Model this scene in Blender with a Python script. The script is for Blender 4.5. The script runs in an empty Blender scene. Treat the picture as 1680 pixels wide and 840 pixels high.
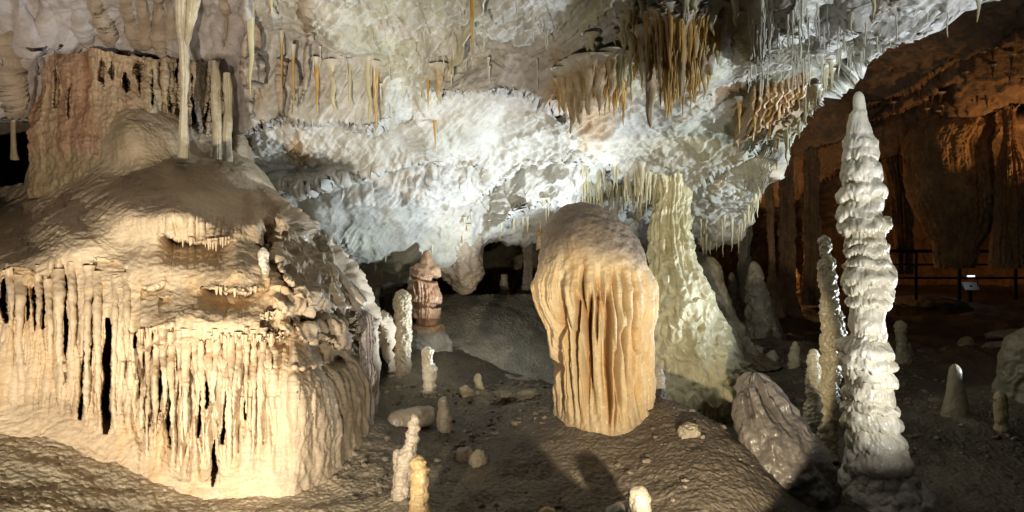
import bpy, math
import numpy as np
C = bpy.context.scene.collection
SC = bpy.context.scene
CAM_Z = 1.6
F = 1200.0                      # focal length in photo pixels (photo 1680 wide)
PI = math.pi
rng = np.random.default_rng(7)

# ------------------------------------------------------------------ helpers
def PT(px, py, d):
    """point at distance d (along +Y) seen at photo position px,py"""
    px = np.asarray(px, float); py = np.asarray(py, float); d = np.asarray(d, float)
    px, py, d = np.broadcast_arrays(px, py, d)
    return np.stack([(px-840.)/F*d, d, CAM_Z-(py-420.)/F*d], -1)

def ss(a, b, x):
    t = np.clip((x-a)/(b-a+1e-9), 0, 1)
    return t*t*(3-2*t)

from concurrent.futures import ThreadPoolExecutor
POOL = ThreadPoolExecutor(4)
def threaded(fn, P, *args):
    """evaluate a point-wise function in slices on all cores"""
    shp = P.shape[:-1]; Q = P.reshape(-1, P.shape[-1]); n = len(Q)
    if n < 20000:
        r = fn(Q, *args)
    else:
        k = max(4, n//40000); cuts = np.linspace(0, n, k+1).astype(int)
        r = list(POOL.map(lambda i: fn(Q[cuts[i]:cuts[i+1]], *args), range(k)))
        r = tuple(np.concatenate([q[j] for q in r]) for j in range(len(r[0]))) if isinstance(r[0], tuple) else np.concatenate(r)
    return tuple(q.reshape(shp) for q in r) if isinstance(r, tuple) else r.reshape(shp)

U = np.uint32
def _hash(ix, iy, iz, seed):
    h = ix*U(374761393) ^ iy*U(668265263) ^ iz*U(2246822519) ^ U((seed*974634777+12345) & 0xffffffff)
    h = (h ^ (h >> U(15)))*U(2246822519); h = (h ^ (h >> U(13)))*U(3266489917)
    return h ^ (h >> U(16))
_r = np.random.default_rng(3).normal(size=(256, 3)); GR = (_r/np.linalg.norm(_r, axis=1, keepdims=True)).astype(np.float32)

def _perlin(P, seed):
    I = np.floor(P); f = P-I; I = I.astype(np.int64).astype(np.uint32)
    u = f*f*f*(f*(f*6-15)+10); v = 1-u
    out = np.zeros(len(P), np.float32); one = U(1)
    for dx in (0, 1):
        ix = I[:, 0]+U(dx); fx = f[:, 0]-dx; wx = u[:, 0] if dx else v[:, 0]
        for dy in (0, 1):
            iy = I[:, 1]+U(dy); fy = f[:, 1]-dy; wy = wx*(u[:, 1] if dy else v[:, 1])
            for dz in (0, 1):
                g = GR[_hash(ix, iy, I[:, 2]+U(dz), seed) & U(255)]
                out += wy*(u[:, 2] if dz else v[:, 2])*(g[:, 0]*fx+g[:, 1]*fy+g[:, 2]*(f[:, 2]-dz))
    return out*np.float32(1.6)

def perlin(P, seed=0):
    return threaded(_perlin, np.asarray(P, np.float32), seed)

def fbm(P, octv=4, seed=0, gain=.5, lac=2.03):
    s = 0; a = 1.; t = 0; Q = np.asarray(P, np.float32)
    for i in range(octv):
        s = s+a*perlin(Q, seed+i*17); t += a; a *= gain; Q = Q*lac+3.7
    return s/t

def ridged(P, octv=3, seed=0, gain=.5):
    s = 0; a = 1.; t = 0; Q = np.asarray(P, np.float32)
    for i in range(octv):
        s = s+a*(1-np.abs(perlin(Q, seed+i*31))*2.); t += a; a *= gain; Q = Q*2.03+5.1
    return s/t

def _worley(P, seed):
    I = np.floor(P); f = P-I; I = I.astype(np.int64).astype(np.uint32)
    f1 = np.full(len(P), 9., np.float32); f2 = f1.copy(); k = np.float32(1/1023.)
    for dx in (-1, 0, 1):
        for dy in (-1, 0, 1):
            for dz in (-1, 0, 1):
                h = _hash(I[:, 0]+U(dx & 0xffffffff), I[:, 1]+U(dy & 0xffffffff), I[:, 2]+U(dz & 0xffffffff), seed)
                a = dx+(h & U(1023))*k-f[:, 0]; b = dy+((h >> U(10)) & U(1023))*k-f[:, 1]; c = dz+((h >> U(20)) & U(1023))*k-f[:, 2]
                dd = (a*a+b*b+c*c).astype(np.float32)
                f2 = np.minimum(f2, np.maximum(f1, dd)); f1 = np.minimum(f1, dd)
    return np.sqrt(f1), np.sqrt(f2)

def worley(P, seed=0):
    """F1, F2 distances"""
    return threaded(_worley, np.asarray(P, np.float32), seed)

class TPS:
    """smooth surface through control points (a, b, value)"""
    def __init__(s, pts, scale=100., smooth=1e-3, log=True):
        p = np.array(pts, float); s.c = p[:, :2]/scale; s.sc = scale; s.log = log
        v = np.log(p[:, 2]) if log else p[:, 2]
        n = len(p); r2 = ((s.c[:, None]-s.c[None])**2).sum(-1)
        K = .5*r2*np.log(r2+1e-12)+np.eye(n)*smooth
        A = np.zeros((n+3, n+3)); A[:n, :n] = K; A[:n, n] = 1; A[:n, n+1:] = s.c; A[n, :n] = 1; A[n+1:, :n] = s.c.T
        s.w = np.linalg.solve(A, np.concatenate([v, np.zeros(3)]))
    def _ev(s, Q):
        a, b = Q[:, 0], Q[:, 1]
        o = (s.w[-3]+s.w[-2]*a+s.w[-1]*b).astype(np.float64)
        for (cx, cy), w in zip(s.c, s.w):
            r2 = (a-cx)**2+(b-cy)**2
            o += (w*.5)*r2*np.log(r2+1e-12)
        return np.exp(o) if s.log else o
    def __call__(s, a, b):
        a, b = np.broadcast_arrays(np.asarray(a, float)/s.sc, np.asarray(b, float)/s.sc)
        return threaded(s._ev, np.stack([a, b], -1))

def grid_normals(P, wrap=False):
    if wrap:
        du = np.roll(P, -1, 1)-np.roll(P, 1, 1)
    else:
        du = np.gradient(P, axis=1)
    dv = np.gradient(P, axis=0)
    n = np.cross(du, dv); l = np.linalg.norm(n, axis=-1, keepdims=True)
    return n/np.maximum(l, 1e-9)

def set_props(o, label=None, cat=None, group=None, kind=None):
    if label: o['label'] = label
    if cat: o['category'] = cat
    if group: o['group'] = group
    if kind: o['kind'] = kind
    return o

def mesh_obj(name, V, Fc, mat, col=None, parent=None, smooth=True):
    V = np.ascontiguousarray(V, np.float32).reshape(-1, 3); Fc = np.asarray(Fc, np.int32)
    me = bpy.data.meshes.new(name)
    me.vertices.add(len(V)); me.vertices.foreach_set('co', V.ravel())
    k = Fc.shape[1]
    me.loops.add(Fc.size); me.loops.foreach_set('vertex_index', Fc.ravel())
    me.polygons.add(len(Fc)); me.polygons.foreach_set('loop_start', np.arange(0, Fc.size, k, dtype=np.int32))
    me.update(calc_edges=True)
    me.polygons.foreach_set('use_smooth', np.full(len(Fc), smooth, bool))
    if col is not None:
        col = np.broadcast_to(np.asarray(col, np.float32).reshape(-1, 3), (len(V), 3))
        a = me.color_attributes.new('Col', 'FLOAT_COLOR', 'POINT')
        a.data.foreach_set('color', np.concatenate([col, np.ones((len(V), 1), np.float32)], 1).ravel().astype(np.float32))
    me.materials.append(mat); me.validate()
    o = bpy.data.objects.new(name, me); C.objects.link(o)
    if parent: o.parent = parent
    return o

def grid_faces(r, c, wrap=False, flip=False, base=0):
    i = np.arange(r-1)[:, None]; j = np.arange(c if wrap else c-1)[None]
    j2 = (j+1) % c
    f = np.stack([i*c+j, i*c+j2, (i+1)*c+j2, (i+1)*c+j], -1).reshape(-1, 4)+base
    return f[:, ::-1] if flip else f

def lerp3(a, b, t):
    a = np.asarray(a, float); b = np.asarray(b, float)
    return a+(b-a)*np.asarray(t)[..., None]

def poly(xs, pts):
    p = np.array(pts, float); return np.interp(xs, p[:, 0], p[:, 1])

# ------------------------------------------------------------------ materials
def rock_mat(name, fine=60., bump=.35, rough=.75, spec=.3, vary=.25, tint=(1, 1, 1), sss=0., aniso=(1, 1, 1), dist=.006, pits=0., pitscale=40., sparkle=False, wet=0.):
    m = bpy.data.materials.new(name); m.use_nodes = True
    nt = m.node_tree; N = nt.nodes; L = nt.links; N.clear()
    out = N.new('ShaderNodeOutputMaterial'); b = N.new('ShaderNodeBsdfPrincipled'); L.new(b.outputs[0], out.inputs[0])
    at = N.new('ShaderNodeAttribute'); at.attribute_name = 'Col'
    tc = N.new('ShaderNodeTexCoord'); mp = N.new('ShaderNodeMapping'); mp.inputs['Scale'].default_value = aniso
    L.new(tc.outputs['Object'], mp.inputs[0])
    n1 = N.new('ShaderNodeTexNoise'); n1.inputs['Scale'].default_value = 5; n1.inputs['Detail'].default_value = 6; n1.inputs['Roughness'].default_value = .65
    L.new(mp.outputs[0], n1.inputs[0])
    r1 = N.new('ShaderNodeMapRange'); r1.inputs[1].default_value = .3; r1.inputs[2].default_value = .7
    r1.inputs[3].default_value = 1-vary; r1.inputs[4].default_value = 1+vary*.6; L.new(n1.outputs[0], r1.inputs[0])
    n2 = N.new('ShaderNodeTexNoise'); n2.inputs['Scale'].default_value = fine; n2.inputs['Detail'].default_value = 4; n2.inputs['Roughness'].default_value = .6
    L.new(mp.outputs[0], n2.inputs[0])
    r2 = N.new('ShaderNodeMapRange'); r2.inputs[1].default_value = .35; r2.inputs[2].default_value = .65
    r2.inputs[3].default_value = 1-vary*.5; r2.inputs[4].default_value = 1+vary*.3; L.new(n2.outputs[0], r2.inputs[0])
    mu = N.new('ShaderNodeMath'); mu.operation = 'MULTIPLY'; L.new(r1.outputs[0], mu.inputs[0]); L.new(r2.outputs[0], mu.inputs[1])
    vm = N.new('ShaderNodeVectorMath'); vm.operation = 'SCALE'; L.new(at.outputs['Color'], vm.inputs[0]); L.new(mu.outputs[0], vm.inputs['Scale'])
    v2 = N.new('ShaderNodeVectorMath'); v2.operation = 'MULTIPLY'; v2.inputs[1].default_value = tint; L.new(vm.outputs[0], v2.inputs[0])
    L.new(v2.outputs[0], b.inputs['Base Color'])
    b.inputs['Roughness'].default_value = rough; b.inputs['Specular IOR Level'].default_value = spec
    if wet:
        b.inputs['Coat Weight'].default_value = wet; b.inputs['Coat Roughness'].default_value = .22
    if sss:
        b.inputs['Subsurface Weight'].default_value = sss; b.inputs['Subsurface Radius'].default_value = (1., .8, .5); b.inputs['Subsurface Scale'].default_value = .02
    h = n2.outputs[0]
    if pits:
        vo = N.new('ShaderNodeTexVoronoi'); vo.feature = 'SMOOTH_F1'; vo.inputs['Scale'].default_value = pitscale
        vo.inputs['Smoothness'].default_value = .4
        wn = N.new('ShaderNodeVectorMath'); wn.operation = 'ADD'
        sc = N.new('ShaderNodeVectorMath'); sc.operation = 'SCALE'; sc.inputs['Scale'].default_value = .06
        L.new(n1.outputs['Color'], sc.inputs[0]); L.new(mp.outputs[0], wn.inputs[0]); L.new(sc.outputs[0], wn.inputs[1]); L.new(wn.outputs[0], vo.inputs[0])
        mm = N.new('ShaderNodeMath'); mm.operation = 'MULTIPLY_ADD'; mm.inputs[1].default_value = pits
        L.new(vo.outputs['Distance'], mm.inputs[0]); L.new(n2.outputs[0], mm.inputs[2]); h = mm.outputs[0]
    bu = N.new('ShaderNodeBump'); bu.inputs['Strength'].default_value = bump; bu.inputs['Distance'].default_value = dist
    L.new(h, bu.inputs['Height'])
    n3 = N.new('ShaderNodeTexNoise'); n3.inputs['Scale'].default_value = fine*3.1; n3.inputs['Detail'].default_value = 2; L.new(mp.outputs[0], n3.inputs[0])
    b2 = N.new('ShaderNodeBump'); b2.inputs['Strength'].default_value = bump*.6; b2.inputs['Distance'].default_value = dist*.35
    L.new(n3.outputs[0], b2.inputs['Height']); L.new(bu.outputs[0], b2.inputs['Normal'])
    L.new(b2.outputs[0], b.inputs['Normal'])
    if sparkle:
        vo = N.new('ShaderNodeTexVoronoi'); vo.inputs['Scale'].default_value = 140; L.new(tc.outputs['Object'], vo.inputs[0])
        lt = N.new('ShaderNodeMath'); lt.operation = 'LESS_THAN'; lt.inputs[1].default_value = .12; L.new(vo.outputs['Distance'], lt.inputs[0])
        ro = N.new('ShaderNodeMapRange'); ro.inputs[3].default_value = rough; ro.inputs[4].default_value = .12; L.new(lt.outputs[0], ro.inputs[0]); L.new(ro.outputs[0], b.inputs['Roughness'])
    return m

def flat_mat(name, color, rough=.5, metal=0., emit=None, es=0.):
    m = bpy.data.materials.new(name); m.use_nodes = True
    N = m.node_tree.nodes; L = m.node_tree.links; b = N['Principled BSDF']
    n = N.new('ShaderNodeTexNoise'); n.inputs['Scale'].default_value = 25
    r = N.new('ShaderNodeMapRange'); r.inputs[3].default_value = .7; r.inputs[4].default_value = 1.2; L.new(n.outputs[0], r.inputs[0])
    v = N.new('ShaderNodeVectorMath'); v.operation = 'SCALE'; v.inputs[0].default_value = color; L.new(r.outputs[0], v.inputs['Scale']); L.new(v.outputs[0], b.inputs['Base Color'])
    b.inputs['Roughness'].default_value = rough; b.inputs['Metallic'].default_value = metal
    if emit: b.inputs['Emission Color'].default_value = (*emit, 1); b.inputs['Emission Strength'].default_value = es
    return m

M = {}
M['flow'] = rock_mat('flowstone_calcite', wet=.1, tint=(.84, .81, .76), fine=55, bump=.6, rough=.62, spec=.35, vary=.16, dist=.006, pits=.5, pitscale=34, aniso=(1, 1, 1.6))
M['ceil'] = rock_mat('ceiling_calcite', tint=(.74, .74, .74), fine=38, bump=.7, rough=.6, spec=.35, vary=.2, dist=.009)
M['floor'] = rock_mat('cave_floor_crust', fine=60, bump=.9, rough=.6, spec=.4, vary=.3, dist=.012, pits=1.6, pitscale=30)
M['white'] = rock_mat('white_calcite', fine=70, bump=.45, rough=.42, spec=.55, vary=.16, wet=.3, dist=.004, sss=.25, sparkle=True)
M['drip'] = rock_mat('dripstone_calcite', tint=(.85, .85, .85), fine=50, bump=.4, rough=.42, spec=.45, vary=.2, dist=.004, aniso=(1, 1, .4))
M['grey'] = rock_mat('grey_dripstone', wet=.25, fine=55, bump=.55, rough=.5, spec=.45, vary=.25, dist=.006)
M['brown'] = rock_mat('brown_far_rock', fine=14, bump=.8, rough=.8, spec=.2, vary=.35, dist=.03)
# ------------------------------------------------------------------ CAVE FLOOR
def FP(px, py, d): p = PT(px, py, d); return (p[0], p[1], p[2]+10)
floor_pts = [FP(*a) for a in [
    (-300, 640, 5.2), (-300, 900, 3.5), (0, 690, 4.75), (0, 840, 3.75), (120, 722, 4.65), (200, 752, 4.6), (330, 815, 4.45), (180, 840, 4.1), (330, 900, 3.8),
    (480, 800, 4.7), (560, 775, 5.0), (600, 700, 5.8), (600, 840, 4.4), (700, 900, 4.0), (840, 840, 4.5), (840, 980, 3.6), (1100, 960, 3.6),
    (640, 740, 5.4), (760, 740, 5.3), (700, 700, 6.0), (620, 640, 6.9), (700, 640, 7.0), (800, 650, 6.9), (760, 600, 8.0), (640, 590, 8.0), (870, 640, 7.0), (820, 700, 5.9),
    (640, 520, 10.), (740, 540, 10.5), (860, 560, 10.5), (740, 486, 13.), (900, 480, 14.),
    (880, 668, 5.9), (960, 700, 5.45), (1040, 712, 5.4), (1090, 655, 5.7), (1150, 690, 5.3), (1205, 725, 5.0), (1240, 800, 4.5), (1030, 800, 4.7), (1180, 840, 4.2), (1250, 860, 4.2),
    (1130, 700, 7.2), (1230, 735, 6.0), (1060, 640, 8.3), (1200, 640, 8.0), (1160, 655, 7.6), (1290, 760, 5.6), (1320, 840, 4.7), (1420, 820, 4.9), (1680, 1010, 3.4), (2250, 1010, 3.4), (1400, 1020, 3.3), (1150, 1040, 3.1), (900, 1040, 3.1), (500, 1010, 3.2), (2400, 840, 4.7), (1560, 840, 4.7), (1680, 830, 4.8), (1950, 840, 4.8),
    (1350, 700, 6.3), (1500, 700, 6.2), (1650, 720, 6.1), (1900, 700, 6.2), (1300, 625, 8.), (1430, 620, 8.0), (1560, 640, 7.6), (1680, 620, 8.), (1950, 620, 8.),
    (1250, 585, 9.), (1330, 570, 10.), (1480, 590, 9.), (1560, 570, 10.), (1680, 560, 10.5), (1950, 560, 10.5), (1330, 530, 12.), (1500, 545, 11.5), (1600, 525, 12.), (1680, 520, 12.5),
    (1400, 495, 14.), (1520, 488, 14.5), (1680, 482, 15.), (1950, 482, 15.), (1300, 480, 16.), (1100, 470, 17.), (500, 470, 16.), (100, 470, 16), (-300, 470, 14.),
    (1400, 470, 20.), (1700, 470, 20.), (100, 560, 9.), (300, 560, 9.), (-300, 560, 8.), (1600, 455, 26), (500, 455, 26)]]
floorT = TPS(floor_pts, scale=1., smooth=2e-2, log=False)
def floor_z(x, y):
    return floorT(x, y)-10
def floor_big(x, y):
    P = np.stack([x, y, 0*x], -1)
    far = ss(6.5, 10, y)
    left = ss(.3, -1.2, x-(y-5)*.0)*ss(7.5, 5.5, y)
    h = .05*fbm(P*1.6, 3, 3)+.03*fbm(P*5., 3, 5)
    h = h+far*ss(1.2, 2.5, x)*(.16*ridged(P*np.array([.9, 1.3, 1]), 3, 9)-.08)       # rocky banks to the right
    return h
FEET = [(1334, 6.3, 17), (1304, 8.3, 11), (1480, 8.6, 12), (1566, 6.3, 34), (1643, 6.0, 18), (1581, 9.6, 14), (1519, 7.8, 14), (657, 7.3, 18), (706, 6.7, 13), (770, 6.7, 11), (790, 6.9, 10), (730, 5.75, 12), (661, 4.5, 19), (688, 4.25, 19),
        (1440, 5.0, 24), (1358, 5.5, 22), (1080, 6.2, 14), (1248, 9.6, 34), (712, 8.3, 42), (602, 5.75, 20), (1686, 6.9, 60)]
def floor_xy(x, y):
    z = floor_z(x, y)+floor_big(x, y)
    for px_, d_, hw_ in FEET:                      # calcite aprons swelling out round the feet of the stalagmites
        R_ = hw_/F*d_; z = z+(.025+.35*R_)*np.exp(-((x-(px_-840)/F*d_)**2+(y-d_)**2)/(2.0*R_+.03)**2)
    return z
def floor_hit(px, py):
    """distance at which the sight line through the photo position meets the floor"""
    for d in np.linspace(3.3, 22, 1500):
        p = PT(px, py, d)
        if p[2] <= floor_xy(p[0], p[1]): return float(d)
    return 22.
nr, nc = 760, 900
iv = np.linspace(1/3.0, 1/26., nr)
yy = (1/iv)[:, None]*np.ones((1, nc)); tx = np.linspace(-1.05, 1.05, nc)[None]
xx = tx*yy*np.ones((nr, 1))
zz = floor_xy(xx, yy)
P = np.stack([xx, yy, zz], -1)
# fine wrinkled gours crossing the slopes, finer pits everywhere
g = grid_normals(P); slope = 1-np.abs(g[..., 2])
Q = P*np.array([9., 14., 22.])
w = fbm(P*2.2, 3, 21)
gour = ridged(np.stack([Q[..., 0]*.8+w*3, Q[..., 1]*1.2+w*4, Q[..., 2]*.6], -1), 2, 23)
pit = perlin(np.stack([P[..., 0]*16+w*3+P[..., 1]*7, P[..., 1]*13+w*3, P[..., 2]*20], -1), 26)
det = .003*(gour-.5)+.009*np.abs(pit)+.007*fbm(P*30, 2, 25)
f1, f2 = worley(P*13+w[..., None], 4)
pebble = np.clip(.45-f1, 0, 1)*ss(.1, .5, fbm(P*.9, 2, 77)+.15)
det = det+pebble*.06*ss(6.0, 7.5, yy)
P[..., 2] += det*np.clip(5.5/yy, .4, 1.1)*1.1
tone = np.clip(.5+fbm(P*.9, 4, 41)*1.3, 0, 1)
col = lerp3((.07, .06, .043), (.18, .15, .108), tone)
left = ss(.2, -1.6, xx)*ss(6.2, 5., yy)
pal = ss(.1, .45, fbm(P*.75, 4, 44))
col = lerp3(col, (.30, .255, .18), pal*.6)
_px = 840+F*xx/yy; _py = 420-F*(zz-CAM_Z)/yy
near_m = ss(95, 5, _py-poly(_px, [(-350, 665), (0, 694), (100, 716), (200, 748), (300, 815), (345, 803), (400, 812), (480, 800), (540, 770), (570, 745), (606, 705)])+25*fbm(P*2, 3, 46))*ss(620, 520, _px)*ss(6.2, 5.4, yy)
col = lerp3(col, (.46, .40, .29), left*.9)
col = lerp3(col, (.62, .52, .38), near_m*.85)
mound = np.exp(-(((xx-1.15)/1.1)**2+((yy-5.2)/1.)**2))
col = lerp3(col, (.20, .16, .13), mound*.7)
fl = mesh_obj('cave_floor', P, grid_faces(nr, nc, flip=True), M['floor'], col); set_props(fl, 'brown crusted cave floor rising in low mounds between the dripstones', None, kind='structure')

# ------------------------------------------------------------------ MAIN CEILING
ceilT = TPS([(-300, -260, 3.4), (0, -260, 3.4), (300, -260, 3.3), (600, -260, 3.2), (900, -260, 3.1), (1200, -260, 3.0), (1500, -260, 3.0), (1950, -260, 3.),
    (-300, 0, 5.4), (-300, 180, 6.), (0, 0, 5.6), (0, 180, 6.2), (200, 0, 5.9), (200, 80, 6.55), (200, 250, 7.6), (400, 0, 5.8), (400, 100, 6.4), (400, 200, 7.), (400, 300, 7.6), (400, 400, 8.6),
    (520, 0, 5.5), (520, 100, 6.2), (520, 205, 7.), (520, 300, 7.7), (520, 400, 8.3), (540, 460, 8.8),
    (640, 0, 5.3), (640, 200, 6.8), (640, 300, 7.6), (640, 400, 8.3), (620, 480, 8.9), (720, 0, 5.2), (720, 150, 6.3), (720, 300, 7.6), (720, 440, 8.9),
    (840, 0, 4.9), (840, 130, 6.1), (840, 200, 6.8), (840, 300, 7.9), (840, 390, 8.9), (960, 0, 4.7), (960, 150, 6.0), (960, 250, 7.0), (960, 350, 8.4),
    (1080, 0, 4.5), (1080, 100, 5.3), (1080, 200, 6.2), (1080, 300, 7.5), (1080, 400, 9.), (1200, 0, 4.3), (1200, 150, 5.5), (1200, 250, 6.6), (1200, 380, 8.4),
    (1300, 0, 4.1), (1300, 100, 4.9), (1300, 220, 6.1), (1400, 0, 3.95), (1400, 120, 5.0), (1500, 0, 3.8), (1500, 60, 4.3), (1700, -60, 3.7), (1950, -160, 3.4)], smooth=3e-3)
E_PTS = [(-300, 190), (0, 186), (45, 195), (100, 300), (350, 345), (420, 405), (460, 440), (500, 475), (560, 500), (590, 480), (620, 470), (645, 462), (700, 450), (740, 440), (780, 405), (800, 392), (860, 396),
         (900, 378), (940, 352), (980, 362), (1030, 385), (1070, 398), (1180, 402), (1222, 386), (1246, 325), (1262, 278), (1300, 230), (1345, 164), (1400, 108), (1420, 88), (1500, 30), (1600, -22), (1700, -50), (1950, -165)]
def gauss(x, y, cx, cy, sx, sy, rot=0.):
    a = math.radians(rot); u = (x-cx)*math.cos(a)+(y-cy)*math.sin(a); v = -(x-cx)*math.sin(a)+(y-cy)*math.cos(a)
    return np.exp(-(u/sx)**2-(v/sy)**2)
def lipstep(X, Y, pts, step, decay, soft=1.5, rag=0., seed=0, fr=.12, x0=None, x1=None, fade=15.):
    """ledge: below the line the surface steps back and returns over `decay` photo pixels; teeth hang from the line"""
    xs = [p[0] for p in pts]; x0 = xs[0] if x0 is None else x0; x1 = xs[-1] if x1 is None else x1
    yl = poly(X, pts)
    Z = np.zeros_like(X)
    if rag:
        n = perlin(np.stack([X*fr, Z+seed*3.1, Z], -1), seed)+.5*perlin(np.stack([X*fr*2.3, Z+seed, Z], -1), seed+1)
        yl = yl+rag*np.clip(n, -.2, 1.2)
    win = ss(x0-fade, x0+fade, X)*ss(x1+fade, x1-fade, X)
    t = Y-yl
    return win*(step*ss(-soft, soft, t)*np.exp(-np.clip(t, 0, None)/decay)-.25*step*np.exp(-np.abs(np.minimum(t, 0))/(decay*.35))*(t < 0))
RIBS = [([(70, 0), (78, 60)], 5, .05), ([(150, -20), (165, 25), (178, 62)], 3.5, .10), ([(206, -20), (212, 30), (226, 74)], 3, .06), ([(232, -10), (240, 74)], 4, .05), ([(258, -30), (260, 40), (268, 94)], 3, .13), ([(276, -20), (281, 60)], 3, .08), ([(4, 60), (12, 120), (22, 182)], 3, .10),
        ([(365, -20), (372, 50), (368, 80)], 3, .05), ([(128, 10), (140, 60)], 5, .05), ([(30, -20), (44, 60), (60, 110)], 7, .06), ([(462, 90), (458, 200)], 2.5, .07), ([(483, 95), (478, 150), (474, 205)], 3, .10), ([(508, 60), (502, 120), (490, 175)], 3, .10), ([(402, -30), (404, 60), (402, 130), (414, 200)], 6, .22), ([(418, 80), (420, 150)], 5, .14),
        ([(505, -30), (506, 20), (510, 62)], 3, .16), ([(445, -30), (448, 30)], 5, .12), ([(335, -20), (342, 40), (345, 80)], 6, .06)]
def bluff(X, Y, yt, yb, x0, x1, k, fade=25., rag=6., seed=0):
    """the slope turns into an upright face between two lines, ending in an overhang"""
    t = poly(X, yt); b = poly(X, yb)+rag*fbm(np.stack([X*.035, 0*X+seed, 0*X], -1), 3, seed)+rag*1.2*np.clip(perlin(np.stack([X*.12, 0*X+seed, 0*X], -1), seed+1), 0, 1)
    win = ss(x0-fade, x0+fade, X)*ss(x1+fade, x1-fade, X)
    return -win*k*np.clip(Y-t, 0, 170)*(1-ss(-2.5, 3, Y-b))
def ceil_D(X, Y):
    D = ceilT(X, Y)
    D = D+bluff(X, Y, [(300, 55), (420, 60), (560, 85), (660, 110)], [(380, 225), (430, 200), (470, 195), (560, 200), (600, 212), (680, 185)], 400, 655, .0060, seed=301)
    D = D+bluff(X, Y, [(680, 125), (800, 88), (930, 100)], [(680, 150), (760, 152), (860, 150), (900, 165), (950, 178)], 705, 935, .0100, seed=303)
    D = D+bluff(X, Y, [(780, 320), (860, 262), (950, 262)], [(780, 395), (860, 345), (900, 335), (960, 318)], 810, 945, .0070, seed=305)
    D = D+bluff(X, Y, [(1200, -30), (1360, -60)], [(1200, 110), (1250, 95), (1320, 50), (1350, 10)], 1225, 1335, .0050, seed=307)
    D = D+bluff(X, Y, [(430, 262), (560, 268)], [(430, 300), (500, 312), (560, 292)], 440, 560, .0080, seed=309)
    D = D+.0*lipstep(X, Y, [(395, 235), (470, 195), (560, 205), (640, 205), (700, 170), (770, 190)], .26, 60, rag=12, seed=3, fr=.05)
    D = D+.0*lipstep(X, Y, [(680, 120), (800, 75), (900, 100), (960, 130)], .45, 90, rag=8, seed=5, fr=.06, soft=3)
    D = D+lipstep(X, Y, [(560, 290), (640, 275), (700, 262), (790, 262)], .18, 40, rag=12, seed=6, fr=.05)
    D = D+lipstep(X, Y, [(780, 330), (860, 270), (950, 255), (1050, 300)], .32, 70, rag=12, seed=7, fr=.05)
    D = D+lipstep(X, Y, [(1180, 140), (1300, 110), (1420, 20)], .25, 60, rag=6, seed=8, fr=.06)
    D = D+lipstep(X, Y, [(1120, 320), (1230, 250), (1330, 170)], .25, 40, rag=10, seed=9, fr=.07)
    D = D+lipstep(X, Y, [(40, 72), (90, 62), (190, 80), (270, 92), (330, 80), (380, 95)], .26, 120, rag=2, seed=12, fr=.03, soft=2.5)
    for ln, wd, dp in RIBS:                     # thin wavy ribs of the smooth pale wall
        q = np.array(ln, float); xc = np.interp(Y, q[:, 1], q[:, 0])+2.2*np.sin(Y*.06+q[0, 0])
        D = D-dp*np.exp(-((X-xc)/wd)**2)*ss(q[0, 1]-8, q[0, 1]+8, Y)*ss(q[-1, 1]+6, q[-1, 1]-6, Y)
    D = D-.35*gauss(X, Y, 970, 120, 55, 45)-.5*gauss(X, Y, 1110, 80, 70, 70)-.2*gauss(X, Y, 1255, 180, 60, 50, -30)
    D = D-.3*gauss(X, Y, 600, 330, 90, 50)+.3*gauss(X, Y, 470, 280, 60, 30)
    return D
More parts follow.
